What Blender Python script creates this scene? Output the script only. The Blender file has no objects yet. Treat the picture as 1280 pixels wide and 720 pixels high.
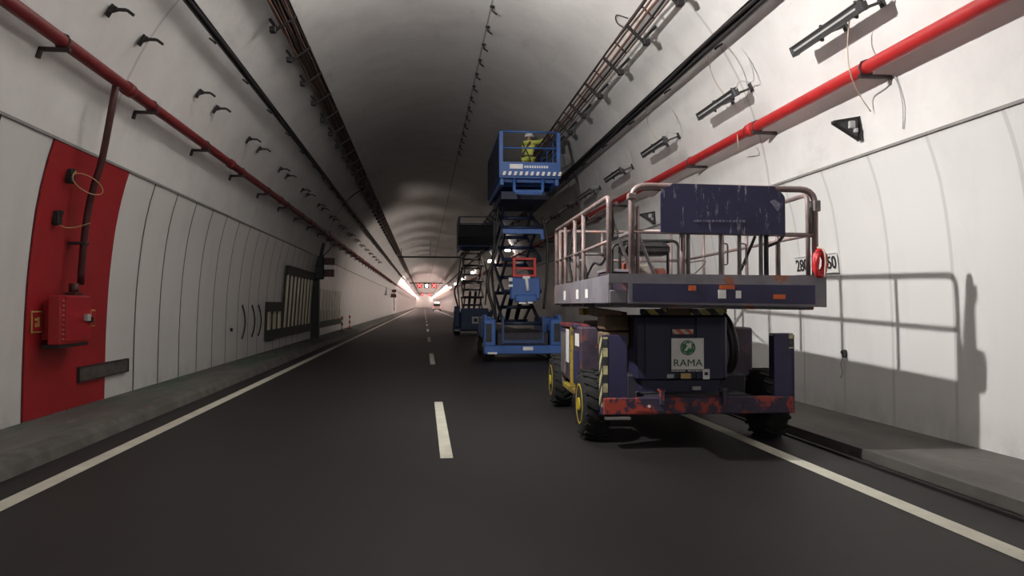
import bpy, bmesh, math, random
from mathutils import Vector, Matrix, Euler
random.seed(7)
PI = math.pi
COL = bpy.context.scene.collection
SC = bpy.context.scene
CAMZ, F = 1.57, 924.4
VPX, VPY = 530.0, 381.0
YAW, PITCH = math.atan(110 / F), math.atan(21 / F)

# ------------------------------------------------------------------ helpers
def yat(D, X):
    """world Y of a point at camera depth D and lateral X"""
    return (D - X * math.sin(YAW)) / math.cos(YAW)

class MB:
    def __init__(s):
        s.bm = bmesh.new()
    def box(s, c, size, rot=None, bev=None):
        r = bmesh.ops.create_cube(s.bm, size=1.0)
        vs = r['verts']
        m = Matrix.Translation(Vector(c))
        if rot is not None:
            m = m @ (rot if isinstance(rot, Matrix) else Euler(rot).to_matrix().to_4x4())
        m = m @ Matrix.Diagonal((*size, 1))
        bmesh.ops.transform(s.bm, matrix=m, verts=vs)
        if bev is None:
            bev = min(min(size) * .12, .012)
        if bev > 0:
            es = list({e for v in vs for e in v.link_edges})
            bmesh.ops.bevel(s.bm, geom=es, offset=bev, segments=1, affect='EDGES', profile=.5)
        return s
    def beam(s, p0, p1, w, h, up=(0, 0, 1), bev=None):
        p0, p1 = Vector(p0), Vector(p1)
        d = p1 - p0
        y = d.normalized()
        x = y.cross(Vector(up))
        if x.length < 1e-4:
            x = y.cross(Vector((1, 0, 0)))
        x.normalize()
        z = x.cross(y)
        m = Matrix((x, y, z)).transposed().to_4x4()
        return s.box((p0 + p1) / 2, (w, d.length, h), m, bev)
    def tube(s, pts, r, seg=8, closed=False, cap=True):
        pts = [Vector(p) for p in pts]
        n = len(pts)
        rings, prev = [], None
        for i in range(n):
            if closed:
                t = pts[(i + 1) % n] - pts[i - 1]
            else:
                t = pts[min(i + 1, n - 1)] - pts[max(i - 1, 0)]
            t.normalize()
            if prev is None:
                a = Vector((0, 0, 1)) if abs(t.z) < .9 else Vector((1, 0, 0))
                u = t.cross(a).normalized()
            else:
                u = (prev - t * prev.dot(t)).normalized()
            prev = u
            v = t.cross(u)
            rr = r[i] if isinstance(r, (list, tuple)) else r
            rings.append([s.bm.verts.new(pts[i] + (u * math.cos(2 * PI * k / seg) + v * math.sin(2 * PI * k / seg)) * rr) for k in range(seg)])
        m = n if closed else n - 1
        for i in range(m):
            a, b = rings[i], rings[(i + 1) % n]
            for k in range(seg):
                f = s.bm.faces.new((a[k], a[(k + 1) % seg], b[(k + 1) % seg], b[k]))
                f.smooth = True
        if cap and not closed:
            s.bm.faces.new(list(reversed(rings[0])))
            s.bm.faces.new(rings[-1])
        return s
    def cyl(s, p0, p1, r, seg=16):
        return s.tube([p0, p1], r, seg)
    def prism(s, pts, ext):
        """polygon pts (3d) extruded by vector ext"""
        ext = Vector(ext)
        a = [s.bm.verts.new(Vector(p)) for p in pts]
        b = [s.bm.verts.new(Vector(p) + ext) for p in pts]
        s.bm.faces.new(list(reversed(a)))
        s.bm.faces.new(b)
        n = len(a)
        for i in range(n):
            s.bm.faces.new((a[i], a[(i + 1) % n], b[(i + 1) % n], b[i]))
        return s
    def lathe(s, prof, c, axis='X', seg=28):
        """prof: list of (offset along axis, radius)"""
        c = Vector(c)
        rings = []
        for o, r in prof:
            ring = []
            for k in range(seg):
                a = 2 * PI * k / seg
                if axis == 'X':
                    p = Vector((o, r * math.cos(a), r * math.sin(a)))
                elif axis == 'Y':
                    p = Vector((r * math.cos(a), o, r * math.sin(a)))
                else:
                    p = Vector((r * math.cos(a), r * math.sin(a), o))
                ring.append(s.bm.verts.new(c + p))
            rings.append(ring)
        for a, b in zip(rings, rings[1:]):
            for k in range(seg):
                f = s.bm.faces.new((a[k], a[(k + 1) % seg], b[(k + 1) % seg], b[k]))
                f.smooth = True
        s.bm.faces.new(list(reversed(rings[0])))
        s.bm.faces.new(rings[-1])
        return s
    def quad(s, *pts):
        s.bm.faces.new([s.bm.verts.new(Vector(p)) for p in pts])
        return s
    def build(s, name, m, parent=None, label=None):
        bmesh.ops.recalc_face_normals(s.bm, faces=s.bm.faces)
        me = bpy.data.meshes.new(name)
        s.bm.to_mesh(me)
        s.bm.free()
        o = bpy.data.objects.new(name, me)
        COL.objects.link(o)
        me.materials.append(m)
        if parent is not None:
            o.parent = parent
        if label:
            o['label'] = label
        return o

def fillet(pts, r, n=5):
    pts = [Vector(p) for p in pts]
    out = [pts[0]]
    for a, b, c in zip(pts, pts[1:], pts[2:]):
        u, v = (a - b), (c - b)
        d = min(r, u.length * .49, v.length * .49)
        p, q = b + u.normalized() * d, b + v.normalized() * d
        for i in range(n + 1):
            t = i / n
            out.append(p * (1 - t) ** 2 + b * 2 * t * (1 - t) + q * t * t)
    out.append(pts[-1])
    return out

def spline(pts, n=6):
    pts = [Vector(p) for p in pts]
    P = [pts[0] * 2 - pts[1]] + pts + [pts[-1] * 2 - pts[-2]]
    out = []
    for i in range(1, len(P) - 2):
        for k in range(n):
            t = k / n
            a, b, c, d = P[i - 1], P[i], P[i + 1], P[i + 2]
            out.append(.5 * ((2 * b) + (c - a) * t + (2 * a - 5 * b + 4 * c - d) * t * t + (3 * b - a - 3 * c + d) * t ** 3))
    out.append(pts[-1])
    return out

def tag(o, label, cat, group=None):
    o['label'] = label
    o['category'] = cat
    if group:
        o['group'] = group
    return o

def empty(name, loc, rot=(0, 0, 0)):
    o = bpy.data.objects.new(name, None)
    o.empty_display_size = .2
    COL.objects.link(o)
    o.location = loc
    o.rotation_euler = rot
    return o

def thing(name, label, cat, loc=(0, 0, 0), rot=(0, 0, 0), group=None):
    return tag(empty(name, loc, rot), label, cat, group)

def struct(o):
    o['kind'] = 'structure'
    return o

def copy_tree(o, parent=None):
    c = o.copy()
    COL.objects.link(c)
    if parent is not None:
        c.parent = parent
    for ch in list(o.children):
        copy_tree(ch, c)
    return c

def text_obj(name, s, size, m, parent=None, depth=.003, bold=0.0, sx=1.0):
    """lettering lying in the local XY plane, centred"""
    cu = bpy.data.curves.new('lettering_curve', 'FONT')
    cu.body = s
    cu.size = size
    cu.align_x, cu.align_y = 'CENTER', 'CENTER'
    cu.extrude = depth
    cu.offset = bold
    tmp = bpy.data.objects.new('lettering_tmp', cu)
    COL.objects.link(tmp)
    bpy.context.view_layer.update()
    dg = bpy.context.evaluated_depsgraph_get()
    me = bpy.data.meshes.new_from_object(tmp.evaluated_get(dg))
    bpy.data.objects.remove(tmp)
    bpy.data.curves.remove(cu)
    me.name = name
    me.transform(Matrix.Diagonal((sx, 1, 1, 1)))
    me.materials.clear()
    me.materials.append(m)
    o = bpy.data.objects.new(name, me)
    COL.objects.link(o)
    if parent is not None:
        o.parent = parent
    return o

ORD = ['first', 'second', 'third', 'fourth', 'fifth', 'sixth', 'seventh', 'eighth', 'ninth', 'tenth', 'eleventh', 'twelfth',
       'thirteenth', 'fourteenth', 'fifteenth', 'sixteenth', 'seventeenth', 'eighteenth', 'nineteenth', 'twentieth']

# ------------------------------------------------------------------ materials
class NT:
    def __init__(s, name):
        s.m = bpy.data.materials.new(name)
        s.m.use_nodes = True
        s.n, s.l = s.m.node_tree.nodes, s.m.node_tree.links
        s.b = s.n['Principled BSDF']
    def node(s, t, **kw):
        x = s.n.new(t)
        for k, v in kw.items():
            setattr(x, k, v)
        return x
    def link(s, a, b):
        s.l.new(a, b)
    def coord(s):
        return s.node('ShaderNodeTexCoord').outputs['Object']
    def math(s, op, a, b=None, c=None):
        x = s.node('ShaderNodeMath', operation=op)
        for i, v in enumerate((a, b, c)):
            if v is None:
                continue
            if isinstance(v, (int, float)):
                x.inputs[i].default_value = v
            else:
                s.link(v, x.inputs[i])
        return x.outputs[0]
    def noise(s, scale, detail=4, rough=.6, vec=None, stretch=None):
        x = s.node('ShaderNodeTexNoise')
        x.inputs['Scale'].default_value = scale
        x.inputs['Detail'].default_value = detail
        x.inputs['Roughness'].default_value = rough
        vec = vec or s.coord()
        if stretch:
            mp = s.node('ShaderNodeMapping')
            mp.inputs['Scale'].default_value = stretch
            s.link(vec, mp.inputs['Vector'])
            vec = mp.outputs[0]
        s.link(vec, x.inputs['Vector'])
        return x.outputs[0]
    def ramp(s, f, lo, hi):
        x = s.node('ShaderNodeMapRange')
        x.inputs['From Min'].default_value = lo
        x.inputs['From Max'].default_value = hi
        s.link(f, x.inputs['Value'])
        return x.outputs[0]
    def mix(s, f, a, b):
        x = s.node('ShaderNodeMix', data_type='RGBA')
        if isinstance(f, (int, float)):
            x.inputs[0].default_value = f
        else:
            s.link(f, x.inputs[0])
        for i, v in ((6, a), (7, b)):
            if isinstance(v, (tuple, list)):
                x.inputs[i].default_value = (*v[:3], 1)
            else:
                s.link(v, x.inputs[i])
        return x.outputs[2]
    def base(s, c):
        if isinstance(c, (tuple, list)):
            s.b.inputs['Base Color'].default_value = (*c[:3], 1)
        else:
            s.link(c, s.b.inputs['Base Color'])
    def bump(s, h, strength=.3, dist=.02):
        x = s.node('ShaderNodeBump')
        x.inputs['Strength'].default_value = strength
        x.inputs['Distance'].default_value = dist
        s.link(h, x.inputs['Height'])
        s.link(x.outputs[0], s.b.inputs['Normal'])

def mat(name, col, rough=.6, metal=0., var=.2, scale=5., wear=None, wear_at=.6, wear_scale=9., spec=.5, stretch=None, bump=0.):
    t = NT(name)
    n = t.noise(scale)
    dark = tuple(c * (1 - var) for c in col)
    lite = tuple(min(1, c * (1 + var)) for c in col)
    c = t.mix(t.ramp(n, .3, .7), dark, lite)
    if wear:
        w = t.noise(wear_scale, 6, .7, stretch=stretch)
        c = t.mix(t.ramp(w, wear_at, wear_at + .05), c, wear)
    t.base(c)
    t.b.inputs['Roughness'].default_value = rough
    t.b.inputs['Metallic'].default_value = metal
    t.b.inputs['Specular IOR Level'].default_value = spec
    if bump:
        t.bump(t.noise(scale * 6, 5), bump, .01)
    return t.m

def emit(name, col, strength):
    t = NT(name)
    t.base((.8, .8, .8))
    t.b.inputs['Emission Color'].default_value = (*col, 1)
    t.b.inputs['Emission Strength'].default_value = strength
    return t.m

def hazard(name, c1, c2, vec, k):
    """diagonal stripes: frac((p . vec) * k)"""
    t = NT(name)
    sp = t.node('ShaderNodeSeparateXYZ')
    t.link(t.coord(), sp.inputs[0])
    v = None
    for i in range(3):
        if vec[i]:
            q = t.math('MULTIPLY', sp.outputs[i], vec[i] * k)
            v = q if v is None else t.math('ADD', v, q)
    f = t.math('FRACT', v)
    g = t.math('GREATER_THAN', f, .5)
    c = t.mix(g, c1, c2)
    w = t.noise(14, 5, .7)
    c = t.mix(t.math('MULTIPLY', t.ramp(w, .5, .6), .45), c, (.1, .09, .1))
    t.base(c)
    t.b.inputs['Roughness'].default_value = .6
    return t.m

def wall_mat(name, y0, step, joint_col, jw, col, rough, jb):
    t = NT(name)
    sp = t.node('ShaderNodeSeparateXYZ')
    t.link(t.coord(), sp.inputs[0])
    wob = t.math('MULTIPLY', t.math('SUBTRACT', t.noise(.8, 2), .5), .03)
    u = t.math('DIVIDE', t.math('ADD', t.math('SUBTRACT', sp.outputs[1], y0 - 200 * step), wob), step)
    f = t.math('FRACT', u)
    d = t.math('MINIMUM', f, t.math('SUBTRACT', 1.0, f))
    d = t.math('MULTIPLY', d, step)
    j = t.math('LESS_THAN', d, jw / 2)
    wn = t.node('ShaderNodeTexWhiteNoise', noise_dimensions='1D')
    t.link(t.math('FLOOR', u), wn.inputs['W'])
    tone = t.ramp(wn.outputs['Value'], -.2, 1.2)
    c = t.mix(tone, tuple(x * .95 for x in col), col)
    dirt = t.noise(1.1, 6, .65, stretch=(1, 1, .35))
    c = t.mix(t.math('MULTIPLY', t.ramp(dirt, .5, .8), .25), c, (.42, .40, .37))
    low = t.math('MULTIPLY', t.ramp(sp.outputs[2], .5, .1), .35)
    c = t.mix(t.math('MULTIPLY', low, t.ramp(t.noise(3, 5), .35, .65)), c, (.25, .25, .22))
    c = t.mix(j, c, joint_col)
    t.base(c)
    t.b.inputs['Roughness'].default_value = rough
    h = t.math('MULTIPLY', t.math('SUBTRACT', 1.0, t.ramp(d, 0, .03)), -1.0)
    wav = t.noise(1.5, 2, .5, stretch=(1, 1.4, .5))
    t.bump(t.math('ADD', t.math('MULTIPLY', h, jb), wav), .25, .02)
    return t.m

def vault_mat():
    t = NT('vault_concrete')
    sp = t.node('ShaderNodeSeparateXYZ')
    t.link(t.coord(), sp.inputs[0])
    n = t.noise(.9, 7, .65)
    c = t.mix(t.ramp(n, .3, .7), (.64, .62, .60), (.76, .745, .72))
    st = t.noise(2.2, 6, .7, stretch=(1, .3, 1))
    c = t.mix(t.math('MULTIPLY', t.ramp(st, .58, .75), .35), c, (.38, .36, .34))
    # cast rings every 20.8 m, and a crown joint
    f = t.math('FRACT', t.math('DIVIDE', t.math('ADD', sp.outputs[1], 208 - 10.9), 20.8))
    d = t.math('MULTIPLY', t.math('MINIMUM', f, t.math('SUBTRACT', 1.0, f)), 20.8)
    c = t.mix(t.math('MULTIPLY', t.math('LESS_THAN', d, .03), .35), c, (.22, .2, .2))
    cr = t.math('LESS_THAN', t.math('ABSOLUTE', t.math('SUBTRACT', sp.outputs[0], 1.36)), .02)
    cr = t.math('MULTIPLY', cr, t.math('GREATER_THAN', sp.outputs[2], 6.5))
    c = t.mix(t.math('MULTIPLY', cr, .7), c, (.18, .17, .16))
    t.base(c)
    t.b.inputs['Roughness'].default_value = .75
    t.b.inputs['Specular IOR Level'].default_value = .25
    t.bump(t.noise(3.0, 6, .6), .25, .03)
    return t.m

def asphalt_mat():
    t = NT('asphalt')
    n = t.noise(.5, 6, .6, stretch=(1, .25, 1))
    c = t.mix(t.ramp(n, .3, .7), (.0135, .0115, .0118), (.022, .019, .0193))
    s = t.noise(60, 3, .7)
    c = t.mix(t.math('MULTIPLY', t.ramp(s, .5, .8), .4), c, (.030, .027, .027))
    t.base(c)
    t.b.inputs['Roughness'].default_value = .58
    t.b.inputs['Specular IOR Level'].default_value = .35
    t.bump(t.noise(90, 3), .2, .005)
    return t.m

def walkway_mat(name, green):
    t = NT(name)
    n = t.noise(1.2, 7, .65, stretch=(1, .4, 1))
    c = t.mix(t.ramp(n, .35, .65), (.09, .083, .075), (.16, .15, .137))
    if green:
        g = t.noise(.9, 4, .6, stretch=(1.4, .35, 1))
        c = t.mix(t.math('MULTIPLY', t.ramp(g, .44, .56), .8), c, (.05, .095, .058))
    g = t.noise(2.6, 6, .7, stretch=(2, .3, 1))
    c = t.mix(t.math('MULTIPLY', t.ramp(g, .58, .72), .6), c, (.27, .26, .24))
    t.base(c)
    t.b.inputs['Roughness'].default_value = .85
    t.bump(t.noise(14, 5), .4, .012)
    return t.m

M = {}
M['asphalt'] = asphalt_mat()
M['vault'] = vault_mat()
M['panel_left'] = wall_mat('panel_cladding_left', 9.53, 1.14, (.035, .03, .03), .05, (.73, .715, .69), .36, .4)
M['panel_right'] = wall_mat('panel_cladding_right', 7.3, 1.06, (.63, .62, .60), .05, (.80, .785, .765), .42, .05)
M['walk_left'] = walkway_mat('walkway_left', True)
M['walk_right'] = walkway_mat('walkway_right', False)
M['kerb'] = mat('kerb_concrete', (.12, .113, .10), .85, var=.35, scale=2.5)
M['line'] = mat('road_paint', (.62, .60, .50), .7, var=.12, scale=3, wear=(.2, .19, .17), wear_at=.66, wear_scale=5)
M['seam'] = mat('seam_metal', (.24, .23, .22), .6, var=.15)
M['red_panel'] = mat('red_cladding', (.33, .012, .016), .5, var=.12, scale=1.5)
M['red_box'] = mat('red_cabinet_paint', (.36, .012, .018), .42, var=.1)
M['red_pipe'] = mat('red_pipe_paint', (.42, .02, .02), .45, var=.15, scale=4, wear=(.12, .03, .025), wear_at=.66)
M['red_pipe_left'] = mat('shaded_red_pipe_paint', (.17, .014, .016), .5, var=.2, scale=4, wear=(.08, .02, .02), wear_at=.62)  # shade on the left pipe is put into a darker red
M['red_dark'] = mat('dark_red_pipe_paint', (.06, .012, .012), .5, var=.3, scale=4)
M['bracket'] = mat('bracket_steel', (.05, .035, .035), .6, .3, var=.3)
M['black'] = mat('black_steel', (.022, .02, .02), .55, .2, var=.3)
M['tray'] = mat('tray_steel', (.085, .07, .065), .6, .35, var=.35, scale=3)
M['tray_rust'] = mat('rusty_ladder_steel', (.12, .062, .05), .65, .2, var=.35, scale=3)
M['tray_dark'] = mat('dark_tray_steel', (.05, .045, .045), .6, .3, var=.3, scale=3)
M['cable_black'] = mat('black_cable', (.02, .018, .018), .6, var=.2)
M['cable_rust'] = mat('brown_cable', (.16, .075, .05), .65, var=.35, scale=2)
M['cable_pale'] = mat('pale_cable', (.55, .45, .34), .6, var=.1)
M['wire_yellow'] = mat('yellowed_wire', (.42, .28, .13), .6, var=.1)
M['lamp_body'] = mat('lamp_housing', (.07, .07, .07), .5, .4, var=.2)
M['lamp_face'] = mat('lamp_glass_unlit', (.45, .45, .44), .25, var=.1)
M['white'] = mat('white_sheet', (.78, .77, .74), .6, var=.06)
M['grey_light'] = mat('pale_grey_paint', (.42, .42, .42), .6, var=.15)
M['yellow_sign'] = mat('yellow_sign', (.50, .36, .12), .5, var=.08)
M['ink'] = mat('black_ink', (.03, .03, .03), .6, var=.05)
M['grille'] = mat('grille_steel', (.17, .15, .135), .6, .3, var=.3)
M['green_col'] = mat('dark_green_column', (.007, .014, .009), .6, var=.3, scale=2)
M['maroon'] = mat('maroon_plate', (.07, .025, .025), .6, var=.3)
M['cream'] = mat('cream_reflection', (.62, .56, .40), .3, var=.2, scale=1.5)  # colour of reflections on the glossy left wall
M['bay_dark'] = mat('bay_dark_panel', (.017, .013, .010), .6, var=.35, scale=1.2)
M['bay_green'] = mat('bay_green_panel', (.011, .02, .010), .6, var=.4, scale=1.5)
# machines
M['navy'] = mat('navy_paint', (.034, .031, .085), .5, var=.22, scale=3, wear=(.20, .17, .22), wear_at=.70, wear_scale=8)
M['navy_clean'] = mat('navy_cabinet_paint', (.017, .017, .050), .5, var=.15, scale=2)
M['purple'] = mat('purple_worn_paint', (.05, .035, .055), .6, var=.4, scale=4, wear=(.14, .05, .045), wear_at=.56, wear_scale=5)
M['bumper'] = mat('worn_bumper_paint', (.04, .03, .06), .55, var=.25, wear=(.36, .05, .03), wear_at=.50, wear_scale=4.5, stretch=(1, 1, .8))
M['deck_grey'] = mat('scuffed_grey_deck', (.215, .20, .225), .55, .1, var=.25, scale=3, wear=(.36, .13, .07), wear_at=.585, wear_scale=3)
M['board'] = mat('scratched_navy_board', (.030, .030, .085), .48, var=.18, scale=2.5, wear=(.30, .29, .36), wear_at=.60, wear_scale=9, stretch=(2.6, 1, .45))
M['faded'] = mat('faded_white_print', (.20, .19, .27), .6, var=.4, scale=14)
M['rail'] = mat('worn_rail_steel', (.24, .18, .17), .5, .35, var=.3, scale=5, wear=(.34, .15, .11), wear_at=.60, wear_scale=4)
M['rail_grey'] = mat('grey_rail_steel', (.20, .18, .175), .5, .4, var=.3, scale=5)
M['tyre'] = mat('tyre_rubber', (.011, .0105, .0105), .85, var=.25, scale=8, bump=.2)
M['rim'] = mat('yellow_rim', (.45, .34, .03), .5, var=.15, wear=(.15, .11, .04), wear_at=.66)
M['yellow'] = mat('yellow_paint', (.33, .24, .03), .6, var=.3, wear=(.08, .06, .04), wear_at=.52)
M['brown'] = mat('brown_arm_paint', (.17, .115, .07), .6, var=.35, scale=4)
M['chassis'] = mat('dark_chassis', (.028, .026, .035), .7, var=.3)
M['hose'] = mat('black_hose', (.014, .013, .013), .5, var=.2)
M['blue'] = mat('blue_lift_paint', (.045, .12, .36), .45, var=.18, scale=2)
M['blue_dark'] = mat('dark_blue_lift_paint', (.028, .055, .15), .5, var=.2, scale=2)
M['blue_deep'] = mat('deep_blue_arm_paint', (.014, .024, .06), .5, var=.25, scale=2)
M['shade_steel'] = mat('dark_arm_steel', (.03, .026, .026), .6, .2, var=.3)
M['red_frame'] = mat('red_frame_paint', (.50, .035, .03), .45, var=.12)
M['chrome'] = mat('cylinder_rod', (.6, .6, .6), .25, .8, var=.05)
M['mesh_dark'] = mat('dark_infill', (.03, .033, .036), .7, var=.25)
M['green_logo'] = mat('green_logo', (.03, .22, .07), .5, var=.05)
M['green_ink'] = mat('green_ink', (.025, .09, .04), .5, var=.05)
M['orange'] = mat('orange_reflector', (.62, .13, .03), .4, var=.1)
M['haz_post'] = hazard('hazard_post', (.60, .55, .28), (.03, .03, .03), (0, 1, 1), 5.2)
M['haz_face'] = hazard('hazard_face', (.50, .45, .12), (.025, .025, .03), (1, 0, 1), 5.0)
M['haz_red'] = hazard('hazard_red_white', (.62, .12, .06), (.55, .5, .45), (1, 0, 1), 9)
M['red_coil'] = mat('red_hose', (.55, .02, .025), .4, var=.1)
M['engine'] = mat('engine_block', (.30, .26, .22), .5, .4, var=.4, scale=10)
M['engine_red'] = mat('red_brown_tank', (.28, .06, .04), .45, var=.2)
M['skin'] = mat('skin', (.48, .28, .2), .6, var=.08)
M['hivis'] = mat('hi_vis_yellow', (.74, .78, .16), .7, var=.12, scale=7)
M['hivis_band'] = mat('dark_harness', (.05, .05, .04), .6, var=.1)
M['helmet'] = mat('white_helmet', (.80, .80, .79), .35, var=.03)
M['boot'] = mat('boots', (.03, .025, .02), .6, var=.2)
M['glass_dark'] = mat('dark_glass', (.02, .02, .024), .1, var=.1)
M['van'] = mat('van_paint', (.6, .58, .57), .35, var=.05)
M['red_white'] = hazard('red_white_bands', (.6, .05, .03), (.75, .72, .7), (0, 0, 1), 3.2)
M['lamp_lit'] = emit('lamp_lit', (1, .86, .78), 60)
M['lamp_lit_far'] = emit('lamp_lit_row', (1, .76, .70), 50)
M['sig_red'] = emit('signal_red', (1, .02, .03), 3.2)
M['sig_white'] = emit('signal_white', (1, .9, .85), 12)
M['tail_red'] = emit('tail_red', (1, .05, .03), 3)
M['beacon'] = emit('beacon', (1, .85, .78), 14)
M['sig_box'] = mat('signal_housing', (.22, .03, .03), .6, var=.2)

# ------------------------------------------------------------------ tunnel shell
CX, CZ, R = .42, 2.86, 4.94
PL = [(.0, -4.79), (.1, -4.79), (.6, -4.785), (1.0, -4.78), (1.4, -4.768), (1.8, -4.75), (2.1, -4.727), (2.4, -4.697), (2.7, -4.66), (3.0, -4.61), (3.3, -4.545), (3.6, -4.46)]
PR = [(.0, 5.65), (.1, 5.65), (.6, 5.65), (1.2, 5.645), (1.6, 5.632), (2.0, 5.61), (2.3, 5.583), (2.6, 5.545), (2.9, 5.49), (3.15, 5.42), (3.4, 5.33)]

def wx(side, z):
    P = PL if side < 0 else PR
    for (za, xa), (zb, xb) in zip(P, P[1:]):
        if z <= zb:
            return xa + (xb - xa) * (z - za) / (zb - za)
    s = math.sqrt(max(0, R * R - (z - CZ) ** 2))
    return CX + side * s

def ray_vault(px, py, off):
    """cross-section point (X, Z) at distance off inside the vault, on the line to the vanishing point through (px, py)"""
    a, b = px - VPX, VPY - py
    ax, bz = CX, CZ - CAMZ
    A, B, C = a * a + b * b, -2 * (a * ax + b * bz), ax * ax + bz * bz - (R - off) ** 2
    s = (-B + math.sqrt(B * B - 4 * A * C)) / (2 * A)
    return s * a, CAMZ + s * b

def normal_in(X, Z):
    v = Vector((CX - X, 0, CZ - Z))
    return v.normalized()

Y0, Y1 = -12.0, 430.0
YS = [Y0 + i * 4 for i in range(0, 28)] + [100 + i * 30 for i in range(0, 12)]
YS[-1] = Y1

def sweep(name, prof, m, smooth=True):
    b = MB()
    rows = []
    for y in YS:
        rows.append([b.bm.verts.new((x, y, z)) for x, z in prof])
    for r0, r1 in zip(rows, rows[1:]):
        for i in range(len(prof) - 1):
            f = b.bm.faces.new((r0[i], r0[i + 1], r1[i + 1], r1[i]))
            f.smooth = smooth
    return struct(b.build(name, m))

sweep('wall_left', [(x, z) for z, x in PL], M['panel_left'])
sweep('wall_right', [(x, z) for z, x in PR], M['panel_right'])
a0 = math.atan2(3.6 - CZ, -4.46 - CX)
a1 = math.atan2(3.4 - CZ, 5.33 - CX)
NA = 48
sweep('ceiling', [(CX + R * math.cos(a0 + (a1 - a0) * i / NA), CZ + R * math.sin(a0 + (a1 - a0) * i / NA)) for i in range(NA + 1)], M['vault'])
sweep('floor', [(-3.9, 0), (4.45, 0)], M['asphalt'], False)
sweep('sidewalk_left', [(-3.80, -.02), (-3.80, .125), (-3.83, .15), (-4.80, .15)], M['walk_left'], False)
sweep('sidewalk_right', [(4.42, -.02), (4.42, .085), (4.45, .10), (5.70, .10)], M['walk_right'], False)
sweep('kerb_left', [(-3.70, 0.005), (-3.74, .10), (-3.79, .158), (-3.97, .158), (-3.97, .14)], M['kerb'], False)
b = MB()
b.box((4.33, 209, .012), (.05, 440, .02), bev=0)
struct(b.build('gutter_slot', M['black']))
b = MB()
b.box((4.46, 209, .06), (.10, 440, .10), bev=0)
struct(b.build('kerb_right', M['walk_right']))
b = MB()
b.box((wx(-1, 3.6) + .012, 209, 3.6), (.02, 440, .035), bev=0)
struct(b.build('trim_1', M['seam']))
b = MB()
b.box((wx(1, 3.4) - .012, 209, 3.4), (.02, 440, .03), bev=0)
struct(b.build('trim_2', M['seam']))
b = MB()
b.prism([(-5.2, Y1, -.2), (6.2, Y1, -.2), (6.2, Y1, 8.2), (-5.2, Y1, 8.2)], (0, .2, 0))
struct(b.build('wall_back', M['vault']))

# road markings
def strip(x, ya, yb, w):
    b = MB()
    b.quad((x - w / 2, ya, .004), (x + w / 2, ya, .004), (x + w / 2, yb, .004), (x - w / 2, yb, .004))
    return b
struct(strip(-3.27, -10, 425, .17).build('edge_line_marking', M['line']))
struct(strip(3.72, -10, 425, .17).build('edge_line_marking', M['line']))
y = 7.62
k = 0
while y < 300:
    struct(strip(.235, y, y + 4.4, .13).build('lane_dash_marking', M['line']))
    y += 12.0
    k += 1

# ------------------------------------------------------------------ pipes and trays
YA, YB = -4.0, 400.0
def fire_pipe(name, px, py, side, label):
    X, Z = ray_vault(px, py, (.20 if side < 0 else .26))
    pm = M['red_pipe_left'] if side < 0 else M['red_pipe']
    t = thing(name, label, 'pipe', (X, 0, Z))
    n = normal_in(X, Z)
    r = .078
    b = MB()
    b.tube([(0, YA, 0)] + [(0, yy, 0) for yy in range(0, 400, 20)] + [(0, YB, 0)], r, 14)
    b.build('pipe_run', pm, t)
    for i in range(24):
        yy = 5.2 + i * 5.4
        b = MB()
        b.lathe([(-.09, r + .004), (-.085, r + .02), (.085, r + .02), (.09, r + .004)], (0, yy, 0), 'Y', 16)
        b.build('coupling', pm, t)
    # brackets
    for i in range(34):
        yy = yat(8.2, X) + i * 2.72 - 2.72
        b = MB()
        # arm under the pipe reaching back to the lining, then down along it
        wallp = wx(side, Z - .12) - X
        b.beam((-side * .09, yy, -r - .02), (wallp, yy, -r - .02), .05, .045)
        if side < 0:
            b.beam((wallp + .03, yy, -r), (wx(side, Z - .22) - X + .03, yy, -.20), .05, .045, up=(1, 0, 0))
        b.tube([(math.cos(a) * (r + .008), yy, math.sin(a) * (r + .008)) for a in [k * PI / 4 for k in range(8)]], .012, 6, closed=True)
        b.build('pipe_bracket', M['bracket'], t)
    return t, X, Z
fp_l, FLX, FLZ = fire_pipe('fire_main_pipe', 10, 0, -1, 'red fire main pipe on arms along the left vault above the white cladding')
fp_r, FRX, FRZ = fire_pipe('fire_main_pipe', 1235, 0, 1, 'bright red fire main pipe along the right vault over the scissor lift')

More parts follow.
